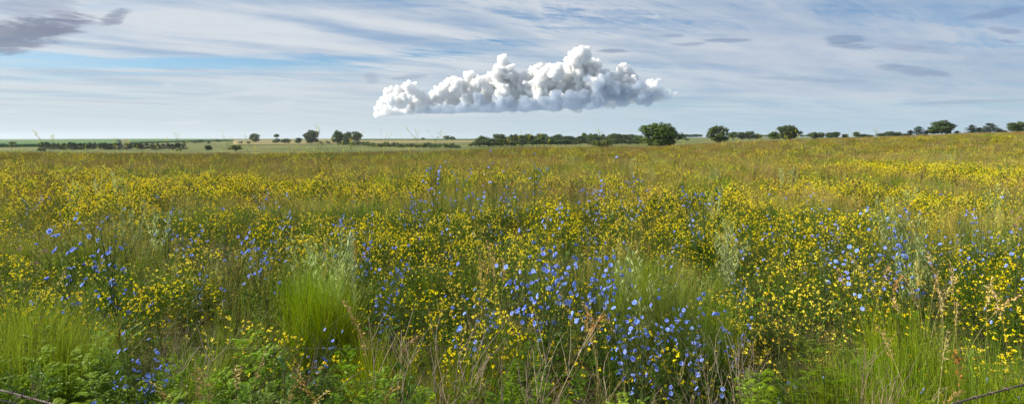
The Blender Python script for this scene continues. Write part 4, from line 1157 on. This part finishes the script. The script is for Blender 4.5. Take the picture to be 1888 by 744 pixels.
EXPO = .82
def build_world():
    kk = 2 ** -EXPO
    w = bpy.data.worlds.new('World'); scene.world = w; w.use_nodes = True
    nt = w.node_tree; nt.nodes.clear(); L = nt.links.new
    def val(op, a, b=None, c=None, clamp=False):
        n = nd(nt, 'ShaderNodeMath', operation=op); n.use_clamp = clamp
        for i, v in enumerate((a, b, c)):
            if v is None: continue
            if isinstance(v, (int, float)): n.inputs[i].default_value = v
            else: L(v, n.inputs[i])
        return n.outputs[0]
    def mixc(f, a, b):
        n = nd(nt, 'ShaderNodeMix', data_type='RGBA')
        for s, v in ((0, f), (6, a), (7, b)):
            if isinstance(v, (int, float)): n.inputs[s].default_value = v
            elif isinstance(v, tuple): n.inputs[s].default_value = (v[0] * kk, v[1] * kk, v[2] * kk, 1)
            else: L(v, n.inputs[s])
        return n.outputs[2]
    def step(v, lo, hi, a=0.0, b=1.0):
        n = nd(nt, 'ShaderNodeMapRange', interpolation_type='SMOOTHSTEP')
        L(v, n.inputs[0])
        for i, q in enumerate((lo, hi, a, b)): n.inputs[i + 1].default_value = q
        return n.outputs[0]
    def noise(vec, s, det=6, rough=.55, dist=0.0):
        n = nd(nt, 'ShaderNodeTexNoise'); L(vec, n.inputs['Vector']); n.inputs['Scale'].default_value = s; n.inputs['Detail'].default_value = det
        n.inputs['Roughness'].default_value = rough; n.inputs['Distortion'].default_value = dist; return n.outputs[0]
    sky = nd(nt, 'ShaderNodeTexSky', sky_type='NISHITA'); sky.sun_disc = False; sky.sun_elevation = SUN_EL; sky.sun_rotation = -SUN_AZ
    sky.air_density = 1.0; sky.dust_density = .6; sky.ozone_density = 1.5
    tc = nd(nt, 'ShaderNodeTexCoord'); sx = nd(nt, 'ShaderNodeSeparateXYZ'); L(tc.outputs['Generated'], sx.inputs[0])
    x, y, z = sx.outputs
    zz = val('ADD', val('MAXIMUM', z, 0.0), .045)
    cx = nd(nt, 'ShaderNodeCombineXYZ'); L(val('DIVIDE', x, zz), cx.inputs[0]); L(val('DIVIDE', y, zz), cx.inputs[1])
    plane = cx.outputs[0]
    def mapped(rot, sc, loc=(0, 0, 0)):
        r_ = nd(nt, 'ShaderNodeVectorRotate', rotation_type='Z_AXIS'); L(plane, r_.inputs['Vector']); r_.inputs['Angle'].default_value = -rot
        m = nd(nt, 'ShaderNodeMapping'); L(r_.outputs[0], m.inputs[0]); m.inputs['Scale'].default_value = sc; m.inputs['Location'].default_value = loc; return m.outputs[0]
    # direction in degrees-like tangents
    ym = val('MAXIMUM', y, .05)
    u = val('DIVIDE', x, ym); v = val('DIVIDE', z, ym)
    base = nd(nt, 'ShaderNodeMix', data_type='RGBA', blend_type='MULTIPLY'); base.inputs[0].default_value = 1; L(sky.outputs[0], base.inputs[6]); base.inputs[7].default_value = (SKYS * .52, SKYS * .76, SKYS * .96, 1)
    col = base.outputs[2]
    # low pale veil at the horizon, cirrus sheets above
    n1 = noise(mapped(.75, (.45, 1.3, 1), (3.1, 1.7, 0)), 1.0, 12, .7, .9)
    n2 = noise(mapped(.1, (.14, .9, 1), (7.7, 2.2, 0)), 1.3, 12, .68, .9)
    n3 = noise(mapped(.3, (.22, .5, 1), (1.3, 9.1, 0)), 1.0, 5, .5, .3)
    n4 = noise(mapped(.65, (1.6, 6.0, 1), (4, 4, 0)), 1.3, 10, .7, 1.2)
    up = step(v, .06, .16)
    m = val('ADD', val('MULTIPLY', n1, val('MULTIPLY', up, .4)), val('ADD', val('MULTIPLY', n2, val('SUBTRACT', .7, val('MULTIPLY', up, .4))), val('ADD', val('MULTIPLY', n3, .35), val('MULTIPLY', n4, .26))))
    cir = step(m, .515, .675)
    def blob(X, Y, rx, ry, rot=0.0, soft=1.0, wob=0.0, nse=None):
        uu = val('SUBTRACT', u, (X - 944) / F); vv = val('SUBTRACT', v, (HOR - Y) / F)
        c, s = math.cos(rot), math.sin(rot)
        a = val('ADD', val('MULTIPLY', uu, c * F / rx), val('MULTIPLY', vv, s * F / rx)); b = val('ADD', val('MULTIPLY', uu, -s * F / ry), val('MULTIPLY', vv, c * F / ry))
        r2 = val('ADD', val('MULTIPLY', a, a), val('MULTIPLY', b, b))
        if nse is not None: r2 = val('ADD', r2, val('MULTIPLY', val('SUBTRACT', nse, .5), wob))
        return step(r2, soft * 1.2, .2 * (2 - soft) - .1)
    # broad bright sheets and clear gaps where the photograph has them
    bright = blob(520, 58, 460, 72, -.08); bright2 = blob(1480, 110, 420, 110); gap1 = blob(430, 112, 380, 14, .02); gap2 = blob(850, 88, 170, 16, .05); gap3 = blob(230, 15, 120, 14); gap4 = blob(1680, 20, 260, 40); gap5 = blob(60, 110, 150, 18)
    f = val('ADD', cir, val('ADD', val('MULTIPLY', bright, .42), val('MULTIPLY', bright2, .25)))
    for gp, k in ((gap1, .6), (gap2, .7), (gap3, .5), (gap4, .5), (gap5, .6)): f = val('SUBTRACT', f, val('MULTIPLY', gp, k))
    f = val('MINIMUM', val('MAXIMUM', f, 0.0), 1.0)
    shade = step(noise(mapped(.7, (.5, 1.2, 1), (5, 5, 0)), 1.2, 8), .34, .62)
    cc = mixc(shade, (.33, .45, .62), (.76, .78, .80))
    col = mixc(val('MULTIPLY', f, .85), col, cc)
    # pale horizon
    hz = step(v, .17, .01); side = step(u, -.5, .6)
    col = mixc(val('MULTIPLY', hz, .9), col, mixc(side, (.62, .70, .76), (.44, .59, .72)))
    f3 = val('MULTIPLY', step(n2, .42, .62), step(v, .012, .06)); col = mixc(val('MULTIPLY', f3, .38), col, (.62, .66, .72))
    lav = step(v, .05, .1); lav = val('MULTIPLY', lav, step(u, .05, .5)); col = mixc(val('MULTIPLY', lav, .5), col, mixc(step(n3, .35, .65), (.27, .39, .58), (.50, .56, .68)))
    # left dark cloud and small lens-shaped patches
    wn = noise(tc.outputs['Generated'], 14, 6, .6, .4)
    mp = nd(nt, 'ShaderNodeMapping'); L(tc.outputs['Generated'], mp.inputs[0]); mp.inputs['Scale'].default_value = (10, 10, 60); wn2 = noise(mp.outputs[0], 1.7, 8, .68, .7)
    for X, Y, rx, ry, rot, k, c in [(20, 66, 120, 24, .18, .8, (.2, .23, .33)), (95, 48, 60, 14, .2, .65, (.22, .25, .36)), (213, 32, 24, 10, .35, .7, (.22, .26, .38)), (20, 92, 14, 8, .5, .5, (.3, .34, .45)), (60, 12, 70, 20, 0, .4, (.25, .3, .46)),
                                    (1560, 73, 34, 6, 0, .65, (.2, .3, .46)), (1570, 85, 34, 5, -.05, .65, (.2, .3, .46)), (1345, 75, 42, 3.5, 0, .6, (.2, .29, .46)), (1130, 94, 26, 3, 0, .7, (.22, .3, .45)), (1685, 130, 55, 7, -.12, .6, (.2, .3, .46)), (1265, 82, 30, 3, .05, .5, (.22, .3, .46)),
                                    (1840, 25, 50, 6, .15, .5, (.2, .28, .47)), (1855, 57, 30, 5, -.1, .5, (.2, .28, .47)), (1480, 146, 90, 3.5, -.03, .45, (.28, .38, .52)), (1780, 188, 110, 3, .03, .5, (.34, .42, .54)), (1690, 90, 50, 5, -.1, .4, (.24, .32, .5)), (1240, 66, 20, 2.5, 0, .5, (.24, .32, .48)), (685, 143, 12, 8, 0, .45, (.33, .4, .52)), (755, 142, 28, 4, .1, .5, (.3, .38, .5)), (1860, 78, 16, 3, -.2, .5, (.22, .3, .48))]:
        col = mixc(val('MULTIPLY', blob(X, Y, rx * 1.3, ry * 1.45, rot, 1.0, 3.4, wn2), k), col, c)
    for X, Y, rx, ry, rot, k in [(310, 156, 14, 4, 0, .4), (340, 226, 50, 4, .05, .5), (430, 175, 70, 5, .08, .4), (520, 190, 35, 6, .1, .4), (800, 214, 110, 5, .03, .4), (15, 205, 30, 3, 0, .4)]:
        col = mixc(val('MULTIPLY', blob(X, Y, rx, ry, rot, 1.0, 2.2, wn2), k), col, (.74, .77, .8))
    bg = nd(nt, 'ShaderNodeBackground'); L(col, bg.inputs[0]); bg.inputs[1].default_value = 1.0
    out = nd(nt, 'ShaderNodeOutputWorld'); L(bg.outputs[0], out.inputs[0])
SKYS = .07
build_world()

cd = bpy.data.cameras.new('camera'); co = bpy.data.objects.new('camera', cd); COL.objects.link(co)
co.location = (0, 0, CAM); co.rotation_euler = (math.radians(90), 0, 0)
cd.sensor_width = 36; cd.lens = 20; cd.shift_y = -(372 - HOR) / 1888; cd.clip_start = .05; cd.clip_end = 120000
scene.camera = co
scene.view_settings.view_transform = 'Standard'; scene.view_settings.look = 'None'; scene.view_settings.exposure = EXPO; scene.view_settings.gamma = 1
scene.render.engine = 'CYCLES'
cy = scene.cycles
cy.max_bounces = 14; cy.diffuse_bounces = 3; cy.glossy_bounces = 2; cy.transmission_bounces = 4; cy.transparent_max_bounces = 12; cy.volume_bounces = 12
cy.caustics_reflective = False; cy.caustics_refractive = False
cy.use_denoising = True
try:
    cy.denoiser = 'OPENIMAGEDENOISE'; cy.denoising_input_passes = 'RGB_ALBEDO_NORMAL'; cy.denoising_prefilter = 'ACCURATE'
except Exception: pass
cy.use_adaptive_sampling = True; cy.adaptive_threshold = .01
